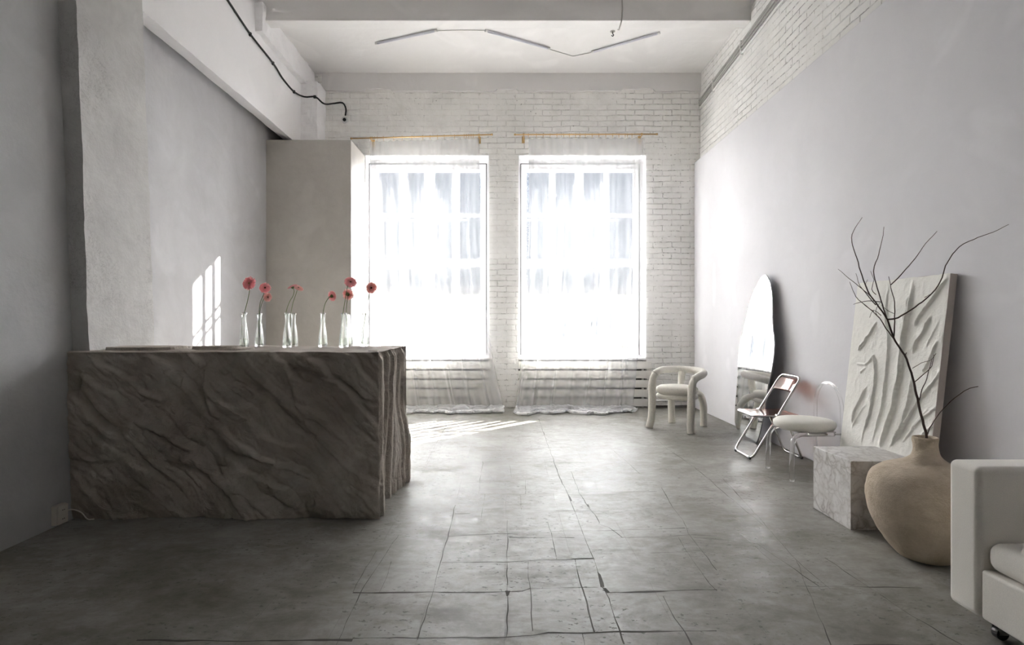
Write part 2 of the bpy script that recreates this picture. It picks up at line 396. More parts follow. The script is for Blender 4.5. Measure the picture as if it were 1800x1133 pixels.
def m_marble():
    k = NM('white_veined_marble')
    w1 = k.noise(4.5, 5, 0.6, dist=0.9); 
    vor = k.n('ShaderNodeTexVoronoi'); vor.feature = 'DISTANCE_TO_EDGE'; vor.inputs['Scale'].default_value = 13.0
    nz = k.n('ShaderNodeTexNoise'); nz.inputs['Scale'].default_value = 7; nz.inputs['Detail'].default_value = 6; k.l(k.co, nz.inputs['Vector'])
    sc = k.n('ShaderNodeVectorMath', operation='SCALE'); k.l(nz.outputs['Color'], sc.inputs[0]); sc.inputs['Scale'].default_value = 0.22
    ad = k.n('ShaderNodeVectorMath', operation='ADD'); k.l(k.co, ad.inputs[0]); k.l(sc.outputs[0], ad.inputs[1]); k.l(ad.outputs[0], vor.inputs['Vector'])
    v1 = k.ramp(vor.outputs['Distance'], (0.0, 1.0), (0.06, 0.55), (0.24, 0.0))
    v2 = k.ramp(k.math('ABSOLUTE', k.math('SUBTRACT', k.noise(10, 6, 0.6, dist=1.0), 0.5)), (0.0, 0.8), (0.05, 0.0))
    vv = k.math('MAXIMUM', k.math('MULTIPLY', v1, k.ramp(w1, (0.36, 0.3), (0.6, 1.0))), k.math('MULTIPLY', v2, 0.4))
    col = k.mix(k.noise(2.5, 4), (0.60, 0.58, 0.56), (0.71, 0.70, 0.69))
    col = k.mix(k.math('MULTIPLY', vv, 0.85), col, (0.24, 0.205, 0.185))
    return k.pbr(col, 0.28, None, spec=0.5)
M['marble'] = m_marble()
def m_clay():
    k = NM('rough_sand_clay')
    col = k.ramp(k.noise(7, 8, 0.7), (0.35, (0.47, 0.39, 0.295)), (0.65, (0.62, 0.53, 0.425)))
    n1 = k.bump(k.noise(26, 8, 0.72), 0.012, 0.9); n2 = k.bump(k.noise(160, 4, 0.6), 0.002, 0.8, prev=n1)
    return k.pbr(col, 0.95, n2, spec=0.1)
M['clay'] = m_clay()
M['bark'] = m_simple('dark_bark', (0.085, 0.055, 0.045), 0.75, bscale=80, bdist=0.002, var=0.3)
def m_relief():
    k = NM('textured_white_plaster')
    n1 = k.bump(k.noise(14, 8, 0.65, dist=0.6), 0.006, 0.9); n2 = k.bump(k.noise(90, 5, 0.6), 0.0015, 0.8, prev=n1)
    return k.pbr(k.mix(k.noise(3, 4), (0.82, 0.81, 0.77), (0.88, 0.87, 0.83)), 0.85, n2, spec=0.2)
M['relief'] = m_relief()
M['canvas_side'] = m_simple('raw_canvas_edge', (0.58, 0.52, 0.48), 0.8, bscale=40, bdist=0.002, var=0.1)
M['mirror'] = m_simple('mirror_glass', (0.90, 0.91, 0.91), 0.01, 1.0)
M['mirror_back'] = m_simple('mirror_backing', (0.34, 0.34, 0.35), 0.5)
def m_petal(name, c0, c1):
    k = NM(name); tl = k.n('ShaderNodeBsdfTranslucent'); d = k.n('ShaderNodeBsdfPrincipled'); mx = k.n('ShaderNodeMixShader'); mx.inputs[0].default_value = 0.35
    c = k.mix(k.noise(60, 3), c0, c1); k.l(c, tl.inputs[0]); k.l(c, d.inputs['Base Color']); d.inputs['Roughness'].default_value = 0.6
    k.l(d.outputs[0], mx.inputs[1]); k.l(tl.outputs[0], mx.inputs[2]); k.l(mx.outputs[0], k.out.inputs[0]); return k.m
M['petal'] = m_petal('coral_pink_petal', (0.95, 0.44, 0.47), (0.99, 0.58, 0.59))
M['petal_pale'] = m_petal('salmon_petal', (0.96, 0.58, 0.54), (0.99, 0.70, 0.65))
M['eye'] = m_simple('flower_eye', (0.16, 0.09, 0.04), 0.9, bscale=400, bdist=0.002)
M['eye_green'] = m_simple('flower_eye_pale', (0.55, 0.40, 0.16), 0.9, bscale=400, bdist=0.002)
M['stem'] = m_simple('green_stem', (0.17, 0.25, 0.09), 0.6)
M['socket'] = m_simple('cream_socket_plastic', (0.66, 0.62, 0.55), 0.4)
M['facade'] = m_simple('facade_render', (0.62, 0.60, 0.56), 0.9, var=0.08)
M['facade_win'] = m_simple('facade_glass', (0.34, 0.36, 0.40), 0.15)
M['roof'] = m_simple('grey_roof', (0.30, 0.30, 0.31), 0.8)
M['yard'] = m_simple('pale_pavement', (0.42, 0.42, 0.42), 0.9, var=0.1)

# ------------------------------------------------------------------ room shell
YB = 8.05            # inner face of window wall
YO = 8.55            # outer face
XR, XRB = 2.655, 2.745
ZC = 4.72
W1 = (-2.0, -0.24); W2 = (0.17, 1.985); WZ0, WZ1 = 0.709, 3.575

# floor (subdivided only by its outline) and the cracks that run through it, one mesh
mb = MB(); mb.box(-3.6, 3.1, -3.2, YO, -0.12, 0.0)
floor = struct(mb.build('floor', M['floor']))
floor.data.materials.append(M['crack'])
def ribbon(pl, wd, jit=0.004, gaps=0.25, dz=0.0006):
    pts = []
    for a, b in zip(pl[:-1], pl[1:]):
        a = Vector(a); b = Vector(b); n = max(2, int((b-a).length/0.02))
        for i in range(n): pts.append(a.lerp(b, i/n))
    pts.append(Vector(pl[-1])); V = []; Fc = []; sd = random.random()*50
    xs = np.arange(len(pts))
    w1 = vnoise(xs*0.35, sd, 0, 3); w2 = vnoise(xs*0.11, sd+9, 0, 5); j = vnoise(xs*0.25, sd+20, 0, 8)
    for i, p in enumerate(pts):
        t = (pts[min(i+1, len(pts)-1)]-pts[max(i-1, 0)]).normalized(); n = Vector((-t.y, t.x, 0))
        ww = wd*(0.72+0.75*abs(t.x))*(0.30+0.65*abs(w1[i]) + max(0, w2[i])*1.6)
        if w2[i] < -1+gaps*2-0.45: ww *= 0.08
        c = p+n*float(j[i])*jit
        V += [c-n*ww/2+Vector((0, 0, dz)), c+n*ww/2+Vector((0, 0, dz))]
    for i in range(len(pts)-1): Fc.append((2*i, 2*i+1, 2*i+3, 2*i+2))
    return V, Fc
def fc(cx, cy): return onfloor(620+cx/2.617, 700+cy/2.617)
cr = MB()
lines = [  # x, y in the 2.617x crop, width in m
 ([(856,95),(900,220),(930,300),(960,380),(998,460)],.006),([(998,460),(1040,570),(1075,660),(1110,740),(1140,830),(1150,870)],.006),
 ([(1150,870),(1180,920),(1215,1040),(1250,1130)],.006),([(440,110),(385,205),(340,292)],.004),
 ([(1005,335),(1045,440),(1085,500),(1110,530),(1135,575)],.006),([(470,490),(445,610),(412,720),(385,830),(368,890),(345,960),(300,1110)],.005),
 ([(712,560),(712,640),(711,750),(711,890),(710,1000),(706,1110)],.005),([(600,290),(585,380),(581,437)],.004),([(793,375),(797,440)],.004),
 ([(900,570),(912,620),(930,700),(938,740)],.005),([(806,750),(810,820),(817,870),(822,960),(830,1070)],.004),
 ([(1022,740),(1042,820),(1060,880),(1085,970),(1110,1075)],.005),([(1130,575),(1180,595),(1240,640)],.003),
 ([(1420,410),(1470,500),(1520,560),(1545,620),(1600,690),(1675,790)],.004),([(1180,225),(1260,290),(1320,345)],.004),
 ([(1390,180),(1450,235),(1515,275),(1600,340),(1675,395)],.004),([(1425,910),(1480,1010),(1525,1070),(1555,1133)],.005),
 ([(590,440),(700,440),(850,440),(1000,432),(1200,430),(1400,428)],.003),([(935,517),(1000,517),(1180,519)],.006),
 ([(440,635),(600,625),(690,620),(760,624)],.003),([(905,612),(1060,608),(1220,606),(1400,600),(1530,596)],.004),
 ([(410,755),(560,752),(712,752),(820,745),(1000,740),(1110,735)],.006),([(0,895),(150,895),(368,890),(550,890),(712,888),(780,886),(820,873)],.008),
 ([(820,875),(980,870),(1130,870)],.003),([(1150,880),(1180,893),(1280,892),(1420,888),(1560,882),(1675,878)],.007),
 ([(0,1102),(180,1102),(400,1100),(650,1100),(830,1090),(900,1076),(1060,1078),(1200,1072),(1500,1072),(1675,1070)],.006),
 ([(1060,1078),(1065,1133)],.005),([(930,295),(1100,297)],.003),([(955,372),(1050,372)],.003),([(1240,640),(1400,638),(1550,628),(1675,632)],.004),
 ([(720,640),(1020,640)],.003),([(590,570),(600,500),(610,440)],.002),([(0,890),(60,780),(110,700)],.004),([(120,895),(150,830),(180,750)],.003),
 ([(1370,710),(1520,705),(1600,700)],.003),([(1500,640),(1560,740),(1640,850),(1675,885)],.003),([(530,295),(740,290)],.002),([(720,300),(730,360)],.002),
 ([(1490,250),(1675,255)],.002),([(1240,1075),(1675,1133)],.0),([(770,440),(775,510)],.003),([(470,530),(540,530)],.004),
]
for pl, wd in lines:
    if wd: cr.add(*ribbon([fc(*p) for p in pl], wd))
for pl, wd in [([(0,972),(60,955)],.003),([(590,1133),(640,1030),(700,940)],.004),([(240,1125),(420,1126),(620,1124)],.007),([(1450,980),(1600,1080),(1690,1133)],.006),
               ([(1220,944),(1330,955),(1440,1030)],.004),([(1640,1133),(1500,1133)],.003),([(1400,1030),(1500,1031),(1620,1033)],.003),([(1270,840),(1330,905),(1400,985),(1460,1035)],.004),
               ([(1220,820),(1290,880),(1350,930)],.004),([(1400,985),(1460,1133)],.003)]:
    cr.add(*ribbon([onfloor(*p) for p in pl], wd))
# the knocked-out corners
for poly in ([(1125,795),(1140,810),(1155,850),(1158,868),(1140,868),(1133,835)], [(1145,868),(1165,872),(1185,893),(1170,896)], [(990,445),(1000,452),(1010,472),(1000,472)],
             [(1072,485),(1085,488),(1092,505)], [(700,884),(725,885),(718,905),(708,910)]):
    n = len(poly); cr.add([fc(*p)+Vector((0, 0, 0.0007)) for p in poly], [tuple(range(n))])
me = floor.data
base_v = [tuple(v.co) for v in me.vertices]; base_f = [tuple(p.vertices) for p in me.polygons]; nb = len(base_f)
o2 = MB(); o2.v = base_v; o2.f = base_f; o2.add(cr.v, cr.f)
me2 = bpy.data.meshes.new('floor'); me2.from_pydata(o2.v, [], o2.f); me2.materials.append(M['floor']); me2.materials.append(M['crack'])
for p in me2.polygons: p.material_index = 0 if p.index < nb else 1
floor.data = me2

# window wall in real thickness, openings left free
mb = MB()
for (x0, x1, z0, z1) in [(-3.3, W1[0], 0, ZC+0.2), (W1[1], W2[0], 0, ZC+0.2), (W2[1], 3.1, 0, ZC+0.2)]:
    mb.box(x0, x1, YB, YO, z0, z1)
for (a, b) in (W1, W2):
    mb.box(a, b, YB, YO, WZ1, ZC+0.2); mb.box(a, b, YB+0.24, YO, 0, WZ0-0.03)
struct(mb.build('wall_back', M['brick_back']))
# plastered reveals and inner sills
for i, (a, b) in enumerate((W1, W2)):
    mb = MB(); t = 0.012
    mb.box(a, a+t, YB+0.004, YO, WZ0, WZ1); mb.box(b-t, b, YB+0.004, YO, WZ0, WZ1); mb.box(a+t, b-t, YB+0.004, YO, WZ1-t, WZ1)
    struct(mb.build('trim_%d' % (i+1), M['white']))
    mb = MB(); mb.box(a+0.013, b-0.013, YB-0.015, YO, WZ0-0.03, WZ0)
    struct(mb.build('trim_%d' % (i+3), M['white'], bevel=0.006))

def window(idx, x0, x1, y, z0, z1, outer=False):
    root = bpy.data.objects.new('window_%d' % idx, None); C.objects.link(root); root.location = ((x0+x1)/2, y, z0); root['kind'] = 'structure'
    ox, oy, oz = root.location
    def B(q, name, mat, bev=0.003):
        q.v = [(v[0]-ox, v[1]-oy, v[2]-oz) for v in q.v]; return q.build(name, mat, root, bevel=bev)
    d = 0.03; fw = 0.075
    mb = MB()
    mb.box(x0, x0+fw, y-d, y+d, z0, z1); mb.box(x1-fw, x1, y-d, y+d, z0, z1); mb.box(x0+fw, x1-fw, y-d, y+d, z0, z0+fw); mb.box(x0+fw, x1-fw, y-d, y+d, z1-fw, z1)
    B(mb, 'window_frame', M['frame'])
    zm = z0+(z1-z0)*0.485
    mb = MB(); mb.box(x0+fw, x1-fw, y-d*0.9, y+d*0.9, zm-0.045, zm+0.045); B(mb, 'mid_rail', M['frame'])
    iw = (x1-x0-2*fw)
    mb = MB()
    for k in (1, 2, 3):
        xc = x0+fw+iw*k/4; hw = 0.030 if k != 2 else 0.05
        mb.box(xc-hw, xc+hw, y-d*0.7, y+d*0.7, z0+fw, z1-fw)
    for za, zb in ((z0+fw, zm-0.045), (zm+0.045, z1-fw)):
        zc = (za+zb)/2; mb.box(x0+fw, x1-fw, y-d*0.6, y+d*0.6, zc-0.016, zc+0.016)
    B(mb, 'muntin_grid', M['frame'])
    mb = MB(); mb.box(x0+fw*0.9, x1-fw*0.9, y-0.003, y+0.003, z0+fw*0.9, z1-fw*0.9); B(mb, 'pane', M['pane'], 0)
    if not outer:
        mb = MB(); g = 0.012
        mb.box(x0-g, x0, y-0.02, y+0.02, z0, z1); mb.box(x1, x1+g, y-0.02, y+0.02, z0, z1); mb.box(x0-g, x1+g, y-0.02, y+0.02, z1, z1+g)
        B(mb, 'seal', M['gasket'], 0)
        mb = MB()
        for zz in (z0+0.5, z1-0.5, zm+0.2): mb.tube([(x0+0.02, y-d-0.008, zz-0.05), (x0+0.02, y-d-0.008, zz+0.05)], 0.008, 8)
        B(mb, 'hinge', M['pipe_grey'], 0)
    return root
window(1, -1.975, -0.295, 8.25, 0.735, 3.49)
window(2, 0.215, 1.915, 8.25, 0.735, 3.49)
window(3, -1.98, -0.26, 8.47, 0.735, 3.52, True)
window(4, 0.19, 1.965, 8.47, 0.735, 3.52, True)
# packing strips between frame and reveal
mb = MB()
for (a, b, fa, fb) in ((W1[0], W1[1], -1.975, -0.295), (W2[0], W2[1], 0.215, 1.915)):
    mb.box(a+0.012, fa-0.012, 8.24, 8.28, WZ0, WZ1-0.012); mb.box(fb+0.012, b-0.012, 8.24, 8.28, WZ0, WZ1-0.012); mb.box(fa-0.012, fb+0.012, 8.24, 8.28, 3.502, WZ1-0.012)
    mb.box(fa-0.012, fb+0.012, 8.24, 8.28, WZ0, 0.735)
struct(mb.build('trim_5', M['frame']))

# right wall: brick above, plastered panel below
mb = MB(); mb.box(XRB, 3.1, -3.2, YB, 0, 5.1); struct(mb.build('wall_right', M['brick_right']))
mb = MB(); mb.box(XR, XRB, -3.2, YB-0.01, 0, 3.462); struct(mb.build('wall_right_panel', M['wall_right'], bevel=0.012, seg=3))
# left side: near wall (slightly out of plumb), pillar, niche, hanging wall
def prism(pts_bottom, pts_top, z0, z1):
    n = len(pts_bottom); v = [(*p, z0) for p in pts_bottom]+[(*p, z1) for p in pts_top]
    f = [tuple(range(n))[::-1], tuple(range(n, 2*n))]+[(i, (i+1) % n, n+(i+1) % n, n+i) for i in range(n)]
    return v, f
v, f = prism([(-3.3, -3.2), (-2.655, -3.2), (-2.655, 3.54), (-3.3, 3.54)], [(-3.3, -3.2), (-2.87, -3.2), (-2.87, 3.54), (-3.3, 3.54)], 0, 5.1)
struct(obj('wall_left', v, f, M['wall_left']))
# pillar with rough edge
nz = 90; ny = 16; V = []; Fc = []
zs = np.linspace(1.0, 5.0, nz)
ring = []
for y in np.linspace(3.54, 4.2, ny): ring.append(('s', y))
for j, z in enumerate(zs):
    xs_ = -2.595-(z-1.0)*0.036
    row = [(-3.06, 3.54)]+[(xs_, y) for (_, y) in ring]+[(-3.06, 4.2)]
    for i, (x, y) in enumerate(row):
        if 0 < i < len(row)-1:
            e = 1.0 if i in (1, len(row)-2) else 0.35
            x += 0.009*e*float(fbm(y*6+i*0.01, z*7, 0, 4, 3))
            if i == 1: y += 0.006*float(fbm(z*6, 3.3, 0, 3, 9))
        V.append((x, y, z))
nr = len(ring)+2
Fc = gridfaces(nr, nz); Fc += [tuple(range(nr))[::-1], tuple((nz-1)*nr+i for i in range(nr))]
Fc += [((j+1)*nr, (j+1)*nr+nr-1, j*nr+nr-1, j*nr) for j in range(nz-1)]
struct(obj('wall_pillar', V, Fc, M['column'], smooth=False))
mb = MB(); mb.box(-3.3, -3.10, 3.54, YB, 0, 5.1); struct(mb.build('wall_left_niche', M['niche']))
mb = MB(); mb.box(-3.10, -2.004, 7.34, YB, 0, 3.56); blk = struct(mb.build('wall_partition', M['block'], bevel=0.006))
mb = MB()    # hanging wall above the niche with a slightly slanted underside, edge worn
ns = 60; ys = np.linspace(4.2, YB, ns); V = []
for i, y in enumerate(ys):
    n_ = 0.010*float(fbm(y*5, 1.2, 0, 4, 2)); m_ = 0.008*float(fbm(y*5, 7.2, 0, 4, 5))
    V += [(-2.78, y, 3.578+n_), (-3.02, y, 3.68+m_), (-3.02, y, 5.0), (-2.78, y, 5.0)]
Fc = [(i*4+k, i*4+(k+1) % 4, (i+1)*4+(k+1) % 4, (i+1)*4+k) for i in range(ns-1) for k in range(4)]+[(3, 2, 1, 0), tuple((ns-1)*4+k for k in range(4))]
struct(obj('wall_left_upper', V, Fc, M['white']))
# rough ledge under the ceiling on the left and the corner pier
def rough_box(name, x0, x1, y0, y1, z0, z1, mat, amp=0.012, step=0.04, seed=1, freq=8, parent=None):
    V = []; Fc = []
    def face(o, u, v_, nrm):
        nu = max(2, int(u.length/step)+1); nv = max(2, int(v_.length/step)+1); off = len(V)
        for j in range(nv):
            for i in range(nu):
                V.append(o+u*(i/(nu-1))+v_*(j/(nv-1)))
        Fc.extend(gridfaces(nu, nv, off))
    X, Y, Z = Vector((x1-x0, 0, 0)), Vector((0, y1-y0, 0)), Vector((0, 0, z1-z0)); O = Vector((x0, y0, z0))
    face(O, X, Z, 0); face(O+Y, Z, X, 0); face(O, Z, Y, 0); face(O+X, Y, Z, 0); face(O, Y, X, 0); face(O+Z, X, Y, 0)
    A = np.array([tuple(v) for v in V])
    D = np.stack([fbm(A[:, 0]*freq, A[:, 1]*freq, A[:, 2]*freq, 4, seed+k*31) for k in range(3)], 1)
    A = A+D*amp
    return obj(name, A, Fc, mat, parent)
struct(rough_box('trim_6', -2.80, -2.70, 6.3, YB-0.01, 4.43, 4.74, M['white'], 0.02, 0.03, 4, 7))
struct(rough_box('trim_7', -2.82, -2.56, 7.70, YB+0.01, 3.55, 4.47, M['white'], 0.022, 0.03, 8, 6))
# ceilings and cross beam
mb = MB(); mb.box(-3.3, 3.1, -3.2, 6.38, 4.93, 5.15); struct(mb.build('ceiling', M['ceiling']))
mb = MB(); mb.box(-3.3, 3.1, 6.55, YO, ZC, 5.15); struct(mb.build('ceiling_bay', M['ceiling']))
mb = MB(); mb.box(-3.3, 3.1, 6.38, 6.55, 4.588, 5.15); struct(mb.build('ceiling_beam', M['ceiling'], bevel=0.01))
# smooth cornice with a ragged lower edge
n = 200; xs = np.linspace(-2.60, 2.745, n); V = []
ed = 0.012*fbm(xs*6, 0.3, 0, 5, 6)+np.where(vnoise(xs*2.2, 4.4, 0, 2) > 0.45, 0.03, 0.0)
for x, e in zip(xs, ed): V += [(x, YB-0.028, 4.47+e), (x, YB-0.028, ZC), (x, YB+0.0, 4.47+e)]
Fc = []
for i in range(n-1):
    a = i*3; b = a+3; Fc += [(a, b, b+1, a+1), (a+2, b+2, b, a)]
struct(obj('trim_8', V, Fc, M['ceiling']))
mb = MB(); mb.box(-3.3, 3.1, -3.3, -3.2, 0, 5.1); struct(mb.build('wall_front', M['wall_left']))

# ------------------------------------------------------------------ outside
mb = MB(); mb.box(-60, 60, YO+0.02, 90, -2.5, -2.0); struct(mb.build('ground_outside', M['yard']))
bd = thing('building', 'pale low building seen hazily through both curtained windows', 'building', (0, 26, -2.9))
mb = MB(); mb.box(-22, 22, 0, 8, 0, 5.4); mb.build('wall', M['facade'], bd)
mb = MB(); mb.box(-22.3, 22.3, -0.3, 8.3, 5.4, 5.75); mb.build('roof', M['roof'], bd)
for i in range(-7, 8):
    for z in (1.0, 3.4):
        mb = MB(); mb.box(i*2.2-0.55, i*2.2+0.55, -0.05, 0.03, z, z+1.3); wn_ = mb.build('window', M['facade_win'], bd)

# ------------------------------------------------------------------ stone counter
def rock_counter():
    t = thing('reception_counter', 'massive rough-carved grey stone reception counter with diagonal ridges beside the left wall', 'counter', (-1.7, 3.9, 0))
    ox, oy = -1.7, 3.9
    Xl, Xr, Yf, Yb, H = -2.690, -0.775, 3.48, 4.40, 1.02
    step = 0.0075
    nf = int((Xr-Xl)/step); ns_ = int((Yb-Yf)/step); nbk = 24
    # section path
    px_, py_, nx_, ny_, kind = [], [], [], [], []
    for i in range(nf):
        u = i/nf; px_.append(Xl+(Xr-Xl)*u); py_.append(Yf); nx_.append(0); ny_.append(-1); kind.append(0)
    for i in range(ns_):
        u = i/ns_; px_.append(Xr); py_.append(Yf+(Yb-Yf)*u); nx_.append(1); ny_.append(0); kind.append(1)
    for i in range(nbk+1):
        u = i/nbk; px_.append(Xr+(Xl-Xr)*u); py_.append(Yb); nx_.append(0); ny_.append(1); kind.append(2)
    px_, py_, nx_, ny_, kind = map(np.array, (px_, py_, nx_, ny_, kind))
    nzz = int(H/step)+1; zz = np.linspace(0, H, nzz)
    PX, Z = np.meshgrid(px_, zz); PY = np.broadcast_to(py_, PX.shape); K = np.broadcast_to(kind, PX.shape)
    # front relief
    def c2w(x, y): p = P(80+x/2.727, 580+y/2.727, Yf); return (p.x, p.z)
    hx, hz = PX+0.04*fbm(PX*4, Z*4, 0, 4, 11), Z+0.04*fbm(PX*4, Z*4, 5, 4, 12)
    ang = math.radians(-40); ca, sa = math.cos(ang), math.sin(ang)
    al = hx*ca+hz*sa; pe = -hx*sa+hz*ca
    ph = pe*7.5+1.3*fbm(al*1.3, pe*2.0, 0, 4, 21)
    saw = ph-np.floor(ph); terr = np.where(saw < 0.85, saw/0.85, (1-saw)/0.15)
    amp = 0.5+0.5*vnoise(al*1.7, pe*3.1, 3, 31)
    h = 0.055*(terr-0.5)*amp
    h += 0.032*fbm(al*1.6, pe*5.0, 0, 4, 41)
    ph2 = pe*19+1.8*fbm(al*3.0, pe*4.0, 2, 3, 51); s2 = ph2-np.floor(ph2)
    h += 0.010*(s2-0.5)*(0.4+0.6*np.abs(vnoise(al*3, pe*6, 1, 61)))
    h += 0.010*fbm(PX*16, Z*16, 0, 4, 71)
    r = 1-np.abs(fbm(al*3.5, pe*9, 1, 3, 81)); h -= 0.014*np.clip((r-0.88)/0.12, 0, 1)
    grooves = [([(745,160),(760,230),(765,330),(800,400),(850,430)],.050,.011),([(380,250),(430,310),(500,340),(620,350)],.022,.014),
      ([(150,250),(230,370),(330,470),(420,560),(540,700),(620,760),(700,830)],.028,.016),([(740,450),(850,530),(900,590),(1000,610),(1100,650),(1200,710),(1300,740)],.028,.013),
      ([(900,130),(960,210),(1050,300),(1150,390),(1250,480),(1350,560),(1500,700)],.024,.015),([(1060,140),(1200,170),(1350,220),(1450,270),(1520,320),(1610,350)],.028,.014),
      ([(500,480),(600,530),(720,600)],.024,.012),([(570,620),(700,650),(770,680),(850,770),(920,860),(980,910)],.024,.012),([(1170,220),(1180,290),(1210,380),(1260,460)],.016,.01),
      ([(110,630),(250,650),(350,640)],.018,.012),([(980,830),(1080,900)],.022,.012),([(60,150),(150,190),(180,240),(150,290),(70,290)],.026,.016),([(600,200),(650,250),(640,320)],.022,.01),
      ([(700,200),(745,170),(750,160)],.02,.01),([(1530,560),(1560,680),(1600,740)],.016,.01),([(1440,680),(1500,780),(1560,860)],.014,.01)]
    for pl, dep, wd in grooves:
        pw = [c2w(*p) for p in pl]
        d, s, tt = polydist(hx, hz, pw)
        env = np.clip(np.minimum(tt, 1-tt)*6, 0.0, 1)
        h += env*(-dep*np.exp(-(d/wd)**2)+dep*0.75*np.exp(-(d/0.10)**1.5)*(s > 0)*(d > 0.0))
    h -= 0.030*np.clip((0.05-Z)/0.05, 0, 1)*(0.5+0.5*fbm(PX*5, 0, 0, 3, 5))
    # side strata
    q = PY+0.05*fbm(PY*2, Z*1.6, 0, 3, 14)+0.02*fbm(PY*5, Z*5, 2, 3, 15)
    ps = q*9.5+0.9*fbm(PY*1.5, Z*1.8, 7, 3, 16); ss = ps-np.floor(ps)
    cell = np.floor(ps); dn = np.minimum(ss, 1-ss)/9.5
    hs = 0.030*vnoise(cell*3.1+0.5, Z*1.3, 0, 17)-0.05*(ss-0.5)/9.5*2.0
    hs -= 0.050*np.exp(-(dn/0.007)**2)*np.clip(0.45+0.9*vnoise(cell*1.7, Z*2.6, 4, 23), 0, 1)
    p3 = q*24+1.2*fbm(PY*3, Z*3, 2, 3, 19); s3 = p3-np.floor(p3)
    hs -= 0.016*np.exp(-(np.minimum(s3, 1-s3)/24/0.0035)**2)*np.clip(0.3+vnoise(np.floor(p3)*1.3, Z*4, 4, 29), 0, 1)
    hs += 0.007*fbm(PY*14, Z*9, 0, 4, 18)
    hs += 0.05*np.clip((0.62-Z)/0.3, 0, 1)*np.clip((PY-4.0)/0.15, 0, 1) - 0.02
    hs -= 0.03*np.clip((Z-0.97)/0.05, 0, 1)
    # keep the corner joined
    dF = np.clip((Xr-PX)/0.06, 0, 1); dS = np.clip((PY-Yf)/0.05, 0, 1)
    h = np.where(K == 0, h*(0.25+0.75*dF)*(0.35+0.65*np.clip((PX-Xl)/0.10, 0, 1)), 0); hs = np.where(K == 1, hs*dS, 0)
    corner = 0.016*fbm(Z*7, 0.7, 0, 4, 91)
    topin = np.clip((Z-(H-0.02))/0.02, 0, 1)
    DX = np.where(K == 1, hs, 0)+np.where(K == 0, corner*(1-dF), 0)+np.where(K == 1, corner*(1-dS), 0)
    DY = np.where(K == 0, -h, 0)-np.where(K == 1, h.max()*0, 0)
    DY = DY*(1-0.75*topin)
    X3 = PX+DX; Y3 = PY+DY
    Z3 = Z+np.where((K < 2), 0.006*fbm(PX*5, PY*5, 0, 3, 99), 0)*np.clip((Z-0.9)/0.1, 0, 1)
    X3 = np.maximum(X3, -2.715)
    nn = PX.shape[1]
    V = np.stack([X3.ravel()-ox, Y3.ravel()-oy, Z3.ravel()], 1)
    Fc = gridfaces(nn, nzz)
    obj('body', V, Fc, M['rock'], t, smooth=True)
    # top surface: columns from the rim straight back, softly uneven
    rim_x, rim_y, rim_z = X3[-1], Y3[-1], Z3[-1]
    nx2 = nf+ns_
    tv = []; nyy = 40
    fr = [(rim_x[i], rim_y[i], rim_z[i]) for i in range(nx2)]
    # target points at the back edge / left for each rim point
    for j in range(nyy):
        s_ = j/(nyy-1)
        for i in range(nx2):
            x, y, z = fr[i]
            if i < nf: bx, by = x, Yb
            else: bx, by = rim_x[nf-1], Yb
            X_ = x+(bx-x)*s_; Y_ = y+(by-y)*s_
            tv.append((X_, Y_, z if j == 0 else 0))
    T = np.array(tv); zt = H+0.004*fbm(T[:, 0]*3, T[:, 1]*5, 0, 4, 33)
    lay = np.clip((vnoise(T[:, 0]*1.3, T[:, 1]*5, 0, 7)-0.1)*14, 0, 1)*0.007*np.clip((-1.5-T[:, 0])*2, 0, 1)
    T[:, 2] = np.where(T[:, 2] > 0, T[:, 2], zt+lay)
    T[:, 0] -= ox; T[:, 1] -= oy
    obj('counter_top', T, gridfaces(nx2, nyy), M['rock'], t, smooth=False)
    # broken slate-like layers lying on the left half
    for (x0, x1, y0, y1, z0, th, sd) in [(-2.56, -2.12, 3.56, 3.86, 1.015, 0.030, 1), (-2.25, -1.80, 3.60, 3.95, 1.012, 0.016, 2), (-2.02, -1.74, 3.62, 3.80, 1.018, 0.030, 3), (-1.86, -1.68, 3.60, 3.84, 1.018, 0.018, 4)]:
        nn_ = 40; cxx, cyy = (x0+x1)/2, (y0+y1)/2; vb = []
        for k in range(nn_):
            a = 2*PI*k/nn_; c, s = math.cos(a), math.sin(a)
            e = 1/max(abs(c)**4+abs(s)**4, 1e-6)**0.25
            rr = 1+0.10*float(fbm(c*2+sd*7, s*2, 0, 4, sd))
            vb.append((cxx+c*e*rr*(x1-x0)/2-ox, cyy+s*e*rr*(y1-y0)/2-oy))
        vv = [(x, y, z0) for x, y in vb]+[(cxx-ox+(x-cxx+ox)*0.97, cyy-oy+(y-cyy+oy)*0.95, z0+th+0.002*random.random()) for x, y in vb]
        ff = [tuple(range(nn_))[::-1], tuple(range(nn_, 2*nn_))]+[(k, (k+1) % nn_, nn_+(k+1) % nn_, nn_+k) for k in range(nn_)]
        obj('stone_layer', vv, ff, M['rock'], t)
    return t
rock_counter()

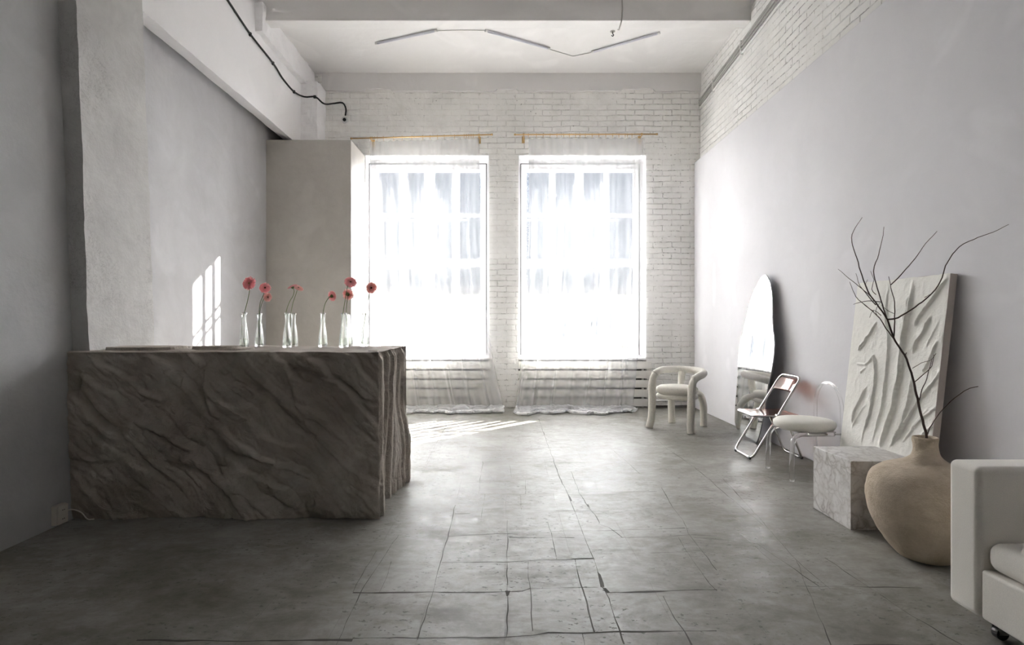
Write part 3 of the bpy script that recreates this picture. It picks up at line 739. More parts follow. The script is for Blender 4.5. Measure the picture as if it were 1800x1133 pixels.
# ------------------------------------------------------------------ glass vases with gerberas
VH = 0.243
def vase_mesh():
    outp = [(0.0, 0.0), (0.024, 0.0), (0.029, 0.004), (0.031, 0.02), (0.0295, 0.06), (0.025, 0.10), (0.0195, 0.14), (0.0155, 0.175), (0.0150, 0.20), (0.0165, 0.225), (0.0195, VH)]
    inn = [(0.0172, VH), (0.0145, 0.225), (0.0130, 0.20), (0.0135, 0.175), (0.0175, 0.14), (0.023, 0.10), (0.0272, 0.06), (0.0280, 0.024), (0.024, 0.016), (0.0, 0.014)]
    return outp, inn
op, ip = vase_mesh()
def make_vase(label, x, y):
    t = thing('glass_vase', label, 'vase', (x, y, 1.0262), 0, 'clear glass bud vases on the stone counter')
    m = MB(); m.lathe(op+ip, 36); m.build('glass', M['vase_glass'], t, smooth=True)
    wprof = [(0.0, 0.0145), (0.0238, 0.0165), (0.0277, 0.024), (0.0272, 0.058), (0.0258, 0.066), (0.0, 0.066)]
    m = MB(); m.lathe(wprof, 28); m.build('water', M['water'], t, smooth=True)
    return t
def copy_thing(t, label, loc):
    c = t.copy(); C.objects.link(c); c['label'] = label; c.location = loc
    for ch in t.children:
        d = ch.copy(); C.objects.link(d); d.parent = c
    return c
def yb(py): return (EYE-1.0262)*F/(py-CY)
vspec = [(429, 612.0, 'clear bud vase farthest left on the counter, holding one round pink gerbera'),
         (456, 609.2, 'clear bud vase second from the left, holding two gerberas one above the other'),
         (505, 611.2, 'clear bud vase in the middle, the nearer of two overlapping, with leaning gerbera'),
         (516, 608.8, 'clear bud vase standing just behind another in the middle of the counter'),
         (567.5, 610.2, 'clear bud vase alone before the grey partition, flower bowing to the right'),
         (604, 611.0, 'clear bud vase in front of the right-hand pair, holding the tallest gerbera'),
         (613, 608.8, 'clear bud vase at the back of the right-hand pair by the partition corner'),
         (641, 608.8, 'clear bud vase farthest right on the counter, against the curtained window')]
vpos = [((px-CX)*yb(py)/F, yb(py)) for px, py, _ in vspec]
v0 = make_vase(vspec[0][2], *vpos[0])
for (px, py, lb), (x, y) in list(zip(vspec, vpos))[1:]:
    copy_thing(v0, lb, (x, y, 1.0262))

def gerbera(label, vi, pts, face, dia=0.085, mat='petal', eye='eye'):
    """pts: photo positions of the stem from inside the vase up to the head"""
    vx, vy = vpos[vi]
    W = [P(a, b, vy) for a, b in pts]
    base = W[0].copy()
    t = thing('gerbera', label, 'flower', base, 0, 'pink gerberas in the bud vases')
    L = [q-base for q in W]
    n = Vector(face).normalized()
    head = L[-1]; L2 = L[:-1]+[head-n*0.012]
    m = MB(); m.tube(spline(L2, 0.008), 0.0022, 8); m.build('stem', M['stem'], t, smooth=True)
    up = Vector((0, 0, 1)) if abs(n.z) < 0.9 else Vector((1, 0, 0))
    a = up.cross(n).normalized(); b = n.cross(a)
    m = MB(); R = dia/2
    for ring, (cnt, rl, lift, w0) in enumerate([(22, 1.0, 0.10, 0.125), (20, 0.90, 0.24, 0.11), (16, 0.62, 0.40, 0.09)]):
        for k in range(cnt):
            th = 2*PI*(k+0.5*ring)/cnt+random.uniform(-0.06, 0.06); rr = R*rl*random.uniform(0.93, 1.04)
            d = a*math.cos(th)+b*math.sin(th); s_ = -a*math.sin(th)+b*math.cos(th)
            prof = [(0.12, 0.35), (0.35, 0.75), (0.65, 1.0), (0.88, 0.85), (1.0, 0.25)]
            V = []
            for (u, wv) in prof:
                c = head+d*rr*u+n*(R*lift*u*(1.2-u*0.8)+0.0015*ring); hw = s_*(R*w0*wv)
                V += [c-hw+n*0.0008, c-n*0.0010, c+hw+n*0.0008]
            off = len(m.v); m.v += [tuple(q) for q in V]
            for i in range(len(prof)-1):
                for j in range(2): m.f.append((off+i*3+j, off+i*3+j+1, off+(i+1)*3+j+1, off+(i+1)*3+j))
    m.build('petals', M[mat], t, smooth=True)
    m = MB(); prof = [(0.0, 0.008), (0.006, 0.0075), (0.0105, 0.005), (0.012, 0.001), (0.010, -0.004)]
    vv, ff = [], []
    seg = 16
    for (r_, z_) in prof:
        for k in range(seg): th = 2*PI*k/seg; vv.append(head+(a*math.cos(th)+b*math.sin(th))*r_*R/0.042+n*z_)
    ff = [(i*seg+k, i*seg+(k+1) % seg, (i+1)*seg+(k+1) % seg, (i+1)*seg+k) for i in range(len(prof)-1) for k in range(seg)]
    m.add(vv, ff); m.build('flower_eye', M[eye], t, smooth=True)
    m = MB(); vv = []
    for (r_, z_) in [(0.003, -0.014), (0.010, -0.010), (0.013, -0.003), (0.011, 0.001)]:
        for k in range(seg): th = 2*PI*k/seg; vv.append(head+(a*math.cos(th)+b*math.sin(th))*r_*R/0.042+n*z_)
    m.add(vv, [(i*seg+k, i*seg+(k+1) % seg, (i+1)*seg+(k+1) % seg, (i+1)*seg+k) for i in range(3) for k in range(seg)])
    m.build('calyx', M['stem'], t, smooth=True)
    return t
gerbera('round pink gerbera facing the room, in the leftmost vase', 0, [(431, 609), (426, 585), (425, 565), (430, 548), (436, 525), (439, 508), (438.5, 498)], (-0.1, -1, 0.25), 0.100, 'petal', 'eye_green')
gerbera('upper pink gerbera of the pair in the second vase from the left', 1, [(452, 606), (455, 575), (455.5, 550), (457.5, 532), (463, 518), (466, 506)], (0.25, -1, 0.35), 0.085, 'petal', 'eye')
gerbera('lower pink gerbera hanging sideways under its twin in the second vase', 1, [(460, 606), (454, 575), (456.5, 550), (460, 534), (464, 525), (470, 522)], (0.9, -0.7, -0.1), 0.070, 'petal_pale', 'eye')
gerbera('salmon gerbera seen edge-on, left one of the middle pair', 2, [(509, 607), (502, 570), (503, 548), (509, 530), (515, 520), (517, 511), (514, 504)], (-0.45, -0.1, 1), 0.072, 'petal', 'eye')
gerbera('salmon gerbera tilted up to the right, right one of the middle pair', 3, [(514, 606), (511, 570), (512, 548), (515, 532), (519, 520), (524, 506)], (0.55, -0.35, 0.9), 0.085, 'petal_pale', 'eye')
gerbera('small gerbera bowing right before the grey partition, seen from its back', 4, [(564, 606), (562, 580), (567, 555), (571, 535), (577, 524), (583.5, 520)], (0.45, 0.9, 0.15), 0.078, 'petal', 'eye')
gerbera('tallest pink gerbera, highest head near the partition corner', 5, [(599, 606), (600, 580), (603, 550), (607, 525), (611, 503), (616, 496)], (0.35, -0.8, 0.55), 0.092, 'petal', 'eye')
gerbera('pale gerbera with dark middle directly below the tallest one', 6, [(611, 606), (609, 570), (609, 540), (611, 525), (611.5, 517)], (0.05, 0.95, 0.2), 0.088, 'petal_pale', 'eye')
gerbera('dusky pink gerbera with dark eye in the rightmost vase before the window', 7, [(638, 606), (639, 585), (642, 555), (647, 528), (649.5, 516), (653, 506)], (0.05, -1, 0.1), 0.090, 'petal_pale', 'eye')

# ------------------------------------------------------------------ curtains and rods
def rod(label, xa, za, xb, zb, y, brackets):
    t = thing('curtain_rod', label, 'curtain rod', (xa, y, za), 0, 'brass curtain rods over the windows')
    L = Vector((xb-xa, 0, zb-za))
    m = MB(); m.tube([(0, 0, 0), L], 0.009, 12); m.build('pole', M['brass'], t, smooth=True)
    for e in (Vector((0, 0, 0)), L):
        m = MB(); m.tube([e-Vector((0.012, 0, 0)), e+Vector((0.012, 0, 0))], 0.013, 12); m.build('end_cap', M['brass'], t, smooth=True)
    for bx in brackets:
        p = L*((bx-xa)/(xb-xa))
        m = MB(); m.tube([p+Vector((0, 0.0, -0.011)), p+Vector((0, 0.05, -0.02)), p+Vector((0, YB-y-0.004, -0.035))], 0.007, 8)
        m.box(p.x-0.02, p.x+0.02, YB-y-0.008, YB-y-0.001, p.z-0.075, p.z+0.02)
        m.tube([p+Vector((-0.012, 0, 0)), p+Vector((0.012, 0, 0))], 0.016, 12); m.build('bracket', M['brass'], t)
    return t
YR = 7.90
rod('brass curtain rod over the left window, tilted slightly up to the right', -2.15, 3.757, -0.20, 3.812, YR, (-1.88, -0.38))
rod('level brass curtain rod over the right window, running out past both sides', 0.12, 3.812, 2.09, 3.818, YR, (0.24, 1.88))

def curtain(label, name_group, x0t, x1t, x0b, x1b, ztop0, ztop1, seed, ringx, sway, pud):
    t = thing('curtain', label, 'curtain', ((x0t+x1t)/2, YR, ztop0), 0, name_group)
    ox, oy, oz = t.location
    nu, nvh, nvp = 260, 120, 26
    u = np.linspace(0, 1, nu); uu = u+0.02*fbm(u*5, seed, 0, 3, seed)
    rows = []; zt = ztop0+(ztop1-ztop0)*u
    lens = np.linspace(0, 1, nvh)
    for v in lens:
        xl = x0t+(x0b-x0t)*v**sway[0]; xr = x1t+(x1b-x1t)*v**sway[1]
        wv = fbm(u*2.5+seed, v*1.5, 0, 3, seed+1)*0.05*v
        A = 0.010+0.026*min(1, v*2.5)
        f1 = np.sin(2*PI*(uu*7+0.35*np.sin(v*2+seed)+0.25*vnoise(u*3, v*2, 0, seed+2)))
        f2 = np.sin(2*PI*(uu*17+0.5*vnoise(u*4, v*3, 0, seed+3)+seed*0.3))
        y = YR+A*(f1*(0.55+0.45*vnoise(u*4, v, 1, seed+5))+0.35*f2)
        x = xl+(xr-xl)*u+wv+0.018*np.cos(2*PI*(uu*7))*min(1, v*3)
        dip = 0.012*np.abs(np.sin(PI*u*16))*(1-min(1, v*20))
        z = zt-0.045-dip-(zt-0.045-0.03)*v
        rows.append(np.stack([x, np.minimum(y, 7.985), z], 1))
    base = rows[-1]
    for k in range(1, nvp+1):
        s = k/nvp
        fwd = pud*(0.55+0.6*np.abs(fbm(u*3, 0.5, 0, 3, seed+7)))
        y = base[:, 1]-fwd*s*(1-0.35*s)
        x = base[:, 0]+0.05*s*fbm(u*5, s*2, 0, 3, seed+8)+ (x0b-x0t)*0.10*s
        zz = 0.012+0.02*np.abs(np.sin(PI*(s*2.3+1.2*fbm(u*2.5, 0, 0, 2, seed+30))))+0.05*np.sin(PI*min(1, s*1.15))*np.abs(fbm(u*9, s*3, 0, 4, seed+9))*1.6+0.022*np.abs(fbm(u*24, s*7, 0, 3, seed+10))
        z = base[:, 2]*(1-s)**3+zz
        rows.append(np.stack([x, y, np.maximum(z, 0.004)], 1))
    A_ = np.concatenate(rows, 0)-np.array([ox, oy, oz])
    obj('fabric', A_, gridfaces(nu, nvh+nvp), M['sheer'], t, smooth=True)
    front = rows[-1]; hp = []
    for i in range(0, nu, 4):
        q = front[i]; hp.append(Vector((q[0], q[1]+0.05+0.03*float(vnoise(i*0.03, seed, 0, 2)), 0.022+0.010*float(vnoise(i*0.06, seed, 3, 4))))-Vector((ox, oy, oz)))
    v, f = tube_geo(spline(hp, 0.012), lambda s: 0.021*(1+0.55*float(vnoise(s*17, seed, 0, 9))), 18, noise=0.10)
    v = [Vector((a.x, a.y*1.0, a.z)) for a in v]
    obj('hem', v, f, M['voile_bundle'], t, True)
    for rx in ringx:
        zz = ztop0+(ztop1-ztop0)*(rx-x0t)/(x1t-x0t)
        ring = [Vector((rx-ox+0.003*math.sin(a*2), 0.0165*math.cos(a), zz-oz-0.0035+0.0165*math.sin(a))) for a in [2*PI*k/16 for k in range(16)]]
        m = MB(); m.tube(ring, 0.0022, 6, closed=True)
        m.tube([(rx-ox, 0, zz-oz-0.019), (rx-ox, 0.002, zz-oz-0.052)], 0.0025, 6)
        m.build('curtain_ring', M['brass'], t, smooth=True)
    return t
def rx(pxs): return [(p-CX)*YR/F for p in pxs]
curtain('white sheer curtain before the left window, trailing on the floor behind the counter', 'sheer white curtains',
        (650-CX)*.0079, (842-CX)*.0079, (668-CX)*.0079, (884-CX)*.0079, 3.768, 3.808, 3,
        rx([655, 659, 663, 674, 692, 707, 724, 743, 756, 769, 781, 799, 816, 820, 824, 828, 832]), (2.2, 3.0), 1.0)
curtain('white sheer curtain before the right window, pooling beside the tubular armchair', 'sheer white curtains',
        (929-CX)*.0079, (1131-CX)*.0079, (903-CX)*.0079, (1110-CX)*.0079, 3.8135, 3.8165, 8,
        rx([929, 943, 955, 967, 979, 991, 1001, 1012, 1020, 1029, 1041, 1053, 1065, 1077, 1088, 1099, 1103, 1111, 1124]), (2.2, 2.6), 0.95)

# ------------------------------------------------------------------ radiator covers in the niches under the sills
def cover(label, x0, x1, z1):
    t = thing('radiator_cover', label, 'radiator cover', ((x0+x1)/2, YB, 0), 0, 'slatted radiator covers')
    ox = (x0+x1)/2
    zs = [0.02]; gap = 0.024; p = (z1-0.02+gap)/5.0
    for k in range(5):
        a = 0.02+k*p; m = MB(); m.box(x0-ox, x1-ox, -0.022, 0.0, a, a+p-gap); m.build('slat', M['slat'], t, bevel=0.004)
    for fx in (0.015, 0.36, 0.68, 0.93):
        xx = x0+(x1-x0)*fx-ox; m = MB(); m.box(xx, xx+0.03, 0.001, 0.02, 0.0, z1); m.build('batten', M['slat'], t)
    return t
cover('white slatted radiator cover under the left window, partly behind the stone counter', W1[0], W1[1]+0.02, 0.655)
cover('white slatted radiator cover under the right window beside the armchair', W2[0], 2.05, 0.655)
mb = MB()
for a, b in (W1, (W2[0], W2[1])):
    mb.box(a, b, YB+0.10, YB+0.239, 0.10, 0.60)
struct(mb.build('trim_9', M['dark']))  # dark box added behind the slats: recess shade as colour, radiator only hinted
t = thing('heating_pipe', 'thin white heating pipe low along the brick behind the armchair', 'pipe', (2.06, YB-0.05, 0.06))
m = MB(); m.tube([(0, 0, 0.05), (0.30, 0, 0.045), (0.585, 0, 0.05)], 0.013, 10); m.build('tube', M['pipe_white'], t, smooth=True)
for a_ in (0.08, 0.45):
    m = MB(); m.box(a_, a_+0.02, 0, 0.048, 0.035, 0.06); m.build('pipe_clip', M['pipe_grey'], t)
rb = struct(rough_box('wall_foot_dark_strip', 2.06, XRB, YB-0.035, YB+0.01, 0.0, 0.035, M['dark'], 0.006, 0.03, 12, 12))  # dark-coloured strip for the dark gap along the wall foot

# ------------------------------------------------------------------ cables, pipes and strip lights
XU = -2.78
def on_x(px, py, X): Y = X*F/(px-CX); return P(px, py, Y)
pts = [on_x(385, -20, XU+0.012), on_x(400, 0, XU+0.012), on_x(440, 60, XU+0.012), on_x(480, 111, XU+0.012), on_x(497, 138, XU+0.012), on_x(517, 161, XU+0.012)]
pts = [p for p in pts]+[P(535, 170, 7.66), P(554, 170, 7.66), P(566, 180, 7.66), P(574, 183, 7.78), P(588, 181.5, 8.00), P(602, 180.5, 8.03), P(608, 191, 8.03), P(607, 203, 8.03)]
t = thing('cable', 'black cable sagging along the upper left wall to a socket above the window', 'cable', pts[0])
m = MB(); m.tube(spline([p-pts[0] for p in pts], 0.03), 0.011, 8); m.build('cord', M['black'], t, smooth=True)
for p in (pts[2], pts[3], pts[5], P(554, 170, 7.66)):
    q = p-pts[0]; m = MB(); m.box(q.x-0.02, q.x+0.012, q.y-0.012, q.y+0.012, q.z-0.02, q.z+0.016); m.build('cable_clip', M['black'], t)
sk = P(605.7, 210.5, 8.03)
t = thing('cable_outlet', 'small round white outlet with dark centre where the black cable ends', 'outlet', (sk.x, YB, sk.z))
def disc_y(r, y0, y1, seg=20):
    v = [(r*math.cos(2*PI*k/seg), y, r*math.sin(2*PI*k/seg)) for y in (y0, y1) for k in range(seg)]
    return v, [tuple(range(seg)), tuple(range(seg, 2*seg))[::-1]]+[(k, seg+k, seg+(k+1) % seg, (k+1) % seg) for k in range(seg)]
m = MB(); m.add(*disc_y(0.048, -0.025, 0.0)); m.build('outlet_plate', M['pipe_white'], t)
m = MB(); m.add(*disc_y(0.024, -0.034, -0.0255)); m.build('outlet_hole', M['black'], t)

# conduits on the right brick wall
def conduit(label, za, zb, off, r, mat, y0=5.2, wob=0.0, g='conduits along the right brick wall'):
    pts = [Vector((XRB-r-off, YB-0.015, za)), Vector((XRB-r-off, 7.4, za+(zb-za)*0.22+wob)), Vector((XRB-r-off, 6.4, za+(zb-za)*0.58-wob)), Vector((XRB-r-off, y0, zb))]
    t = thing('conduit', label, 'conduit', pts[0], 0, g)
    m = MB(); m.tube(spline([p-pts[0] for p in pts], 0.1), r, 8); m.build('tube', mat, t, smooth=True)
    for yy, k in ((7.5, 0.19), (6.6, 0.5)):
        z = za+(zb-za)*k; m = MB(); q = Vector((XRB, yy, z))-pts[0]
        m.box(q.x-off-2*r-0.004, q.x-0.001, q.y-0.01, q.y+0.01, q.z-r-0.01, q.z+r+0.01); m.build('saddle_clip', M['pipe_white'], t)
    return t
conduit('dark conduit, topmost of the bundle on the right brick wall', 4.335, 4.56, 0.002, 0.013, M['pipe_grey'], wob=0.004)
conduit('grey conduit, second from the top of the bundle on the right brick wall', 4.300, 4.515, 0.002, 0.014, M['pipe_grey'], wob=-0.003)
conduit('grey conduit, third from the top of the bundle on the right brick wall', 4.268, 4.470, 0.002, 0.013, M['pipe_grey'], wob=0.003)
conduit('white conduit running lowest beneath the grey bundle on the right brick wall', 4.225, 4.415, 0.002, 0.013, M['pipe_white'])

def onceil(px, py, z=ZC-0.02): Y = (EYE-z)*F/(py-CY); return P(px, py, Y)
def strip(label, a, b):
    A = onceil(*a); B = onceil(*b); t = thing('strip_light', label, 'ceiling light', A, 0, 'slim strip lights on the ceiling')
    D = B-A; d = D.normalized()
    m = MB(); m.tube([(0, 0, 0), D], 0.0145, 10); m.build('tube_lamp', M['tubelight'], t, smooth=True)
    m = MB(); m.tube([Vector((0, 0, 0.001)), d*0.03+Vector((0, 0, 0.001))], 0.0165, 10); m.tube([D-d*0.03+Vector((0, 0, 0.001)), D+Vector((0, 0, 0.001))], 0.0165, 10); m.build('end_cap', M['pipe_white'], t)
    return t
strip('slim unlit strip light on the ceiling, leftmost of the zigzag', (660, 77), (768, 54))
strip('slim unlit strip light on the ceiling, middle one sloping down to the right', (853, 54), (966, 86))
strip('slim unlit strip light on the ceiling, rightmost of the zigzag', (1040, 92), (1160, 58))
def wire(label, pts, r=0.004, name='wire', mat='wire'):
    W = [onceil(*p, z=ZC-0.006) for p in pts]; t = tag(obj(name, *tube_geo([p-W[0] for p in W], r, 6), M[mat], None, True, W[0]), label, 'wire'); return t
wire('thin wire on the ceiling joining the left and middle strip lights', [(770, 54), (812, 53), (852, 53.5)])
wire('thin wire on the ceiling dipping between the middle and right strip lights', [(967, 87), (1007, 99), (1039, 92.5)])
p0 = P(1093, -10, 6.37); W = [P(1093, -12, 6.368), P(1094, 12, 6.368), P(1093.5, 30, 6.365), P(1092.5, 37.5, 6.37), P(1091, 40, 6.44), P(1088, 49, 6.565), P(1086, 52, 6.60)]
W[3].z = 4.58; W[4].z = 4.578; W[5].z = 4.58; W[6].z = 4.60
t = thing('ceiling_cable', 'thin grey cable running down the cross beam at the top right', 'cable', W[0])
m = MB(); m.tube([p-W[0] for p in W], 0.0075, 8); m.build('cord', M['pipe_grey'], t, smooth=True)
h = onceil(1077, 55, ZC)
t = thing('ceiling_hook', 'small dark hook stub in the ceiling beside the beam cable', 'hook', h)
m = MB(); m.lathe([(0.03, -0.004), (0.03, 0.0)], 14); m.build('rose_plate', M['pipe_grey'], t)
m = MB(); m.tube(spline([(0, 0, 0), (0, 0, -0.03), (0.012, 0, -0.045), (0.0, 0, -0.06), (-0.014, 0, -0.048)], 0.006), 0.005, 8); m.build('hook', M['black'], t, smooth=True)

# wall socket, low on the left wall
sx = -2.657
t = thing('wall_socket', 'cream double wall socket low on the left wall beside the stone counter', 'socket', (sx, 3.36, 0.0))
m = MB(); m.box(0.0, 0.030, -0.040, 0.040, 0.014, 0.128); m.build('socket_box', M['socket'], t, bevel=0.004)
m = MB(); m.box(0.031, 0.042, -0.037, 0.037, 0.017, 0.125); m.build('socket_plate', M['socket'], t, bevel=0.003)
for zc in (0.097, 0.045):
    seg = 20; rr = 0.019
    v = [(x, rr*math.cos(2*PI*k/seg), zc+rr*math.sin(2*PI*k/seg)) for x in (0.0421, 0.0425) for k in range(seg)]
    v += [(0.0425, 0.014*math.cos(2*PI*k/seg), zc+0.014*math.sin(2*PI*k/seg)) for k in range(seg)]+[(0.0422, 0.014*math.cos(2*PI*k/seg), zc+0.014*math.sin(2*PI*k/seg)) for k in range(seg)]
    ff = [(q*seg+k, q*seg+(k+1) % seg, (q+1)*seg+(k+1) % seg, (q+1)*seg+k) for q in range(3) for k in range(seg)]
    s_ = obj('socket_ring', v, ff, M['socket'], t)
    m = MB()
    for dy in (-0.007, 0.007): m.tube([(0.0418, dy, zc), (0.0428, dy, zc)], 0.003, 8)
    m.tube([(0.0418, 0, zc), (0.0432, 0, zc)], 0.0015, 6)
    m.build('pin_hole', M['black'], s_)
pts = [Vector((0.02, 0.045, 0.075)), Vector((0.05, 0.06, 0.078)), Vector((0.09, 0.075, 0.055)), Vector((0.12, 0.085, 0.012)), Vector((0.15, 0.10, 0.006))]
t = thing('power_cord', 'short pale power cord from the wall socket under the stone counter', 'cord', (sx, 3.36, 0.0))
m = MB(); m.tube(spline(pts, 0.01), 0.004, 8); m.build('cord', M['socket'], t, smooth=True)

# ------------------------------------------------------------------ tubular bouclé armchair
def boucle_chair():
    c = Vector((1.97, 6.50, 0)); t = thing('tubular_armchair', 'ivory boucle armchair of fat curved tubes in the far right corner', 'chair', c)
    def L(p): return Vector(p)-c
    r = 0.040
    FL, FR, BR, BL = Vector((1.628, 6.486, 0)), Vector((2.000, 6.157, 0)), Vector((2.275, 6.587, 0)), Vector((1.988, 6.826, 0))
    mid = (FL+FR+BR+BL)/4
    def leg(pts, nm='leg', k=0.01):
        v, f = tube_geo(spline([L(p) for p in pts], 0.015), lambda s: r*(1+0.03*math.sin(s*19)), 20, noise=0.03)
        return obj(nm, v, f, M['boucle'], t, True)
    zt = 0.637
    fl_t = Vector((1.69, 6.50, zt)); fr_t = Vector((2.05, 6.22, zt))
    leg([FL+Vector((0, 0, 0.004)), FL+Vector((0.025, 0.0, 0.12)), FL+Vector((0.035, 0.0, 0.30)), FL+Vector((0.032, 0, 0.45)), FL+Vector((0.05, 0.01, 0.57)), FL+Vector((0.095, 0.03, 0.625))])
    leg([FR+Vector((0, 0, 0.004)), FR+Vector((-0.005, 0.0, 0.12)), FR+Vector((0.0, 0.0, 0.30)), FR+Vector((0.008, 0, 0.45)), FR+Vector((0.02, 0.01, 0.54)), FR+Vector((0.06, 0.04, 0.605))])
    leg([BR+Vector((0.01, 0, 0.004)), BR+Vector((0.01, 0, 0.14)), BR+Vector((0.0, -0.005, 0.28)), BR+Vector((-0.05, -0.03, 0.375)), BR+Vector((-0.14, -0.06, 0.40))])
    leg([BL+Vector((0, 0, 0.004)), BL+Vector((-0.005, 0, 0.14)), BL+Vector((-0.01, -0.01, 0.26)), BL+Vector((0.0, -0.06, 0.36)), BL+Vector((0.0, -0.15, 0.39))])
    # back rail: from the left arm round the back and forward again to the right arm
    v, f = tube_geo(spline([L(p) for p in [FL+Vector((0.065, 0.015, 0.610)), FL+Vector((0.12, 0.06, 0.640)), Vector((1.86, 6.74, 0.645)), Vector((2.04, 6.83, 0.645)), Vector((2.22, 6.72, 0.64)), Vector((2.255, 6.52, 0.632)), Vector((2.18, 6.33, 0.622)), FR+Vector((0.085, 0.06, 0.605)), FR+Vector((0.035, 0.02, 0.575))]], 0.015), lambda s: r*1.03, 20, noise=0.03)
    obj('back_rail', v, f, M['boucle'], t, True)
    leg([Vector((2.10, 6.80, 0.63)), Vector((2.09, 6.79, 0.52)), Vector((2.06, 6.74, 0.40))], 'back_post')
    # seat cushion and the ring beneath
    prof = [(0.0, 0.0), (0.16, 0.0), (0.205, 0.012), (0.232, 0.042), (0.228, 0.075), (0.195, 0.098), (0.12, 0.108), (0.0, 0.111)]
    m = MB(); cc = L((1.945, 6.485, 0.385)); m.lathe(prof, 48, cc); so = m.build('seat', M['boucle'], t, smooth=True)
    ringp = [cc+Vector((0.205*math.cos(a), 0.205*math.sin(a), -0.018)) for a in [2*PI*k/40 for k in range(40)]]
    m = MB(); m.tube(ringp, 0.026, 12, closed=True, noise=0.03); m.build('seat_ring', M['boucle'], t, smooth=True)
boucle_chair()

# ------------------------------------------------------------------ freeform mirror leaning on the panel
n = Vector((1.0, 0.0, -0.07)).normalized(); p0 = Vector((2.475, 5.63, 0))
def mp(x, y): return onplane(x, y, p0, n)
out = [(1345.5,482.5),(1351,491),(1355,505),(1357,528),(1357.5,557),(1359,581),(1361,601),(1360,621),(1356,651),(1352,668),(1348,688),(1344,712),(1340,738),(1335,760),(1328,778.5),
       (1318,771),(1306,762),(1297,756),(1292,742),(1292,725),(1293,703),(1296,668),(1297,639),(1299,610),(1305,581),(1312,557),(1319,528),(1329.5,502),(1339,486)]
pw = spline([mp(*p) for p in out], 0.02, closed=True)
for p in pw: p.z = max(p.z, 0.004)
base = Vector((2.50, 5.95, 0))
t = thing('mirror', 'tall wavy frameless mirror leaning against the right wall behind the folding chair', 'mirror', base)
N = len(pw); th = n*0.006
nrm_face = [p-base for p in pw]
obj('mirror_glass', nrm_face+[q+th*0.5 for q in nrm_face], [tuple(range(N)), tuple(range(N, 2*N))[::-1]]+[(k, (k+1) % N, N+(k+1) % N, N+k) for k in range(N)], M['mirror'], t)
b1_ = [q+th*0.52 for q in nrm_face]; b2_ = [q+th*0.52+n*0.008 for q in nrm_face]
obj('backing_board', b1_+b2_, [tuple(range(N)), tuple(range(N, 2*N))[::-1]]+[(k, (k+1) % N, N+(k+1) % N, N+k) for k in range(N)], M['mirror_back'], t)

# ------------------------------------------------------------------ folding chair, chrome and rose acrylic
def folding_chair():
    o = Vector((2.37, 5.16, 0)); t = thing('folding_chair', 'chrome folding chair with rose-tinted clear seat and back before the mirror', 'chair', o)
    def L(x, y, z): return Vector((x, y, z))-o
    yn, yf = 4.965, 5.345; r = 0.0105
    # front loop: front feet up to the backrest
    xt = lambda z: 2.137+(2.575-2.137)*z/0.715
    pts = [L(xt(.012), yn, .012), L(xt(.70), yn+0.02, .70), L(xt(.715), yn+0.03, .718), L(xt(.715), yf-0.03, .718), L(xt(.70), yf-0.02, .70), L(xt(.012), yf, .012)]
    m = MB(); m.tube(rounded([L(xt(.012), yn, .012), L(xt(.722), yn+0.01, .722), L(xt(.722), yf-0.01, .722), L(xt(.012), yf, .012)], 0.07, closed=True, n=8), r, 12, closed=True); m.build('back_frame', M['chrome'], t, smooth=True)
    # rear loop
    xr = lambda z: 2.600-(0.150)*z/0.37
    a, b = yn+0.022, yf-0.022
    m = MB(); m.tube(rounded([L(xr(.372), a, .372), L(xr(.012), a, .012), L(xr(.012), b, .012), L(xr(.372), b, .372)], 0.06, n=8), r, 12); m.build('rear_leg_frame', M['chrome'], t, smooth=True)
    # seat rim and seat
    zs = 0.383; sx0, sx1 = 2.165, 2.565
    m = MB(); m.tube(rounded([L(sx0, yn+0.012, zs), L(sx1, yn+0.012, zs), L(sx1, yf-0.012, zs), L(sx0, yf-0.012, zs)], 0.035, closed=True), 0.008, 10, closed=True); m.build('seat_rim', M['chrome'], t, smooth=True)
    m = MB(); m.box(sx0-o.x+0.004, sx1-o.x-0.004, yn-o.y+0.014, yf-o.y-0.014, zs+0.004, zs+0.012); m.build('seat', M['rose'], t, bevel=0.004)
    # curved back panel
    V = []; nu, nv = 18, 7
    for s in (0, 1):
        for j in range(nv):
            z = 0.585+0.115*j/(nv-1)
            for i in range(nu):
                u = i/(nu-1); y = yn+0.022+(yf-yn-0.044)*u; dx = 0.035*math.sin(PI*u)+0.006*s-0.003
                V.append(L(xt(z)+dx, y, z))
    Fc = gridfaces(nu, nv)+[q[::-1] for q in gridfaces(nu, nv, nu*nv)]
    Fc += [(i, nu*nv+i, nu*nv+i+1, i+1) for i in range(nu-1)]+[((nv-1)*nu+i+1, nu*nv+(nv-1)*nu+i+1, nu*nv+(nv-1)*nu+i, (nv-1)*nu+i) for i in range(nu-1)]
    obj('backrest', V, Fc, M['rose'], t, True)
    for y in (yn+0.008, yf-0.008):
        for (x, z, rr) in ((xt(zs), zs, 0.019), (xr(.372), .372, 0.012)):
            m = MB(); q = L(x, y, z); m.tube([q-Vector((0, 0.014, 0)), q+Vector((0, 0.014, 0))], rr, 18); m.build('hinge_hub', M['chrome'], t)
    for (x, y) in ((xt(0), yn+0.04), (xt(0), yf-0.04), (xr(0), a+0.03), (xr(0), b-0.03)):
        m = MB(); m.tube([L(x, y-0.014, .0125), L(x, y+0.014, .0125)], 0.0122, 10); m.build('foot_cap', M['black'], t)
folding_chair()

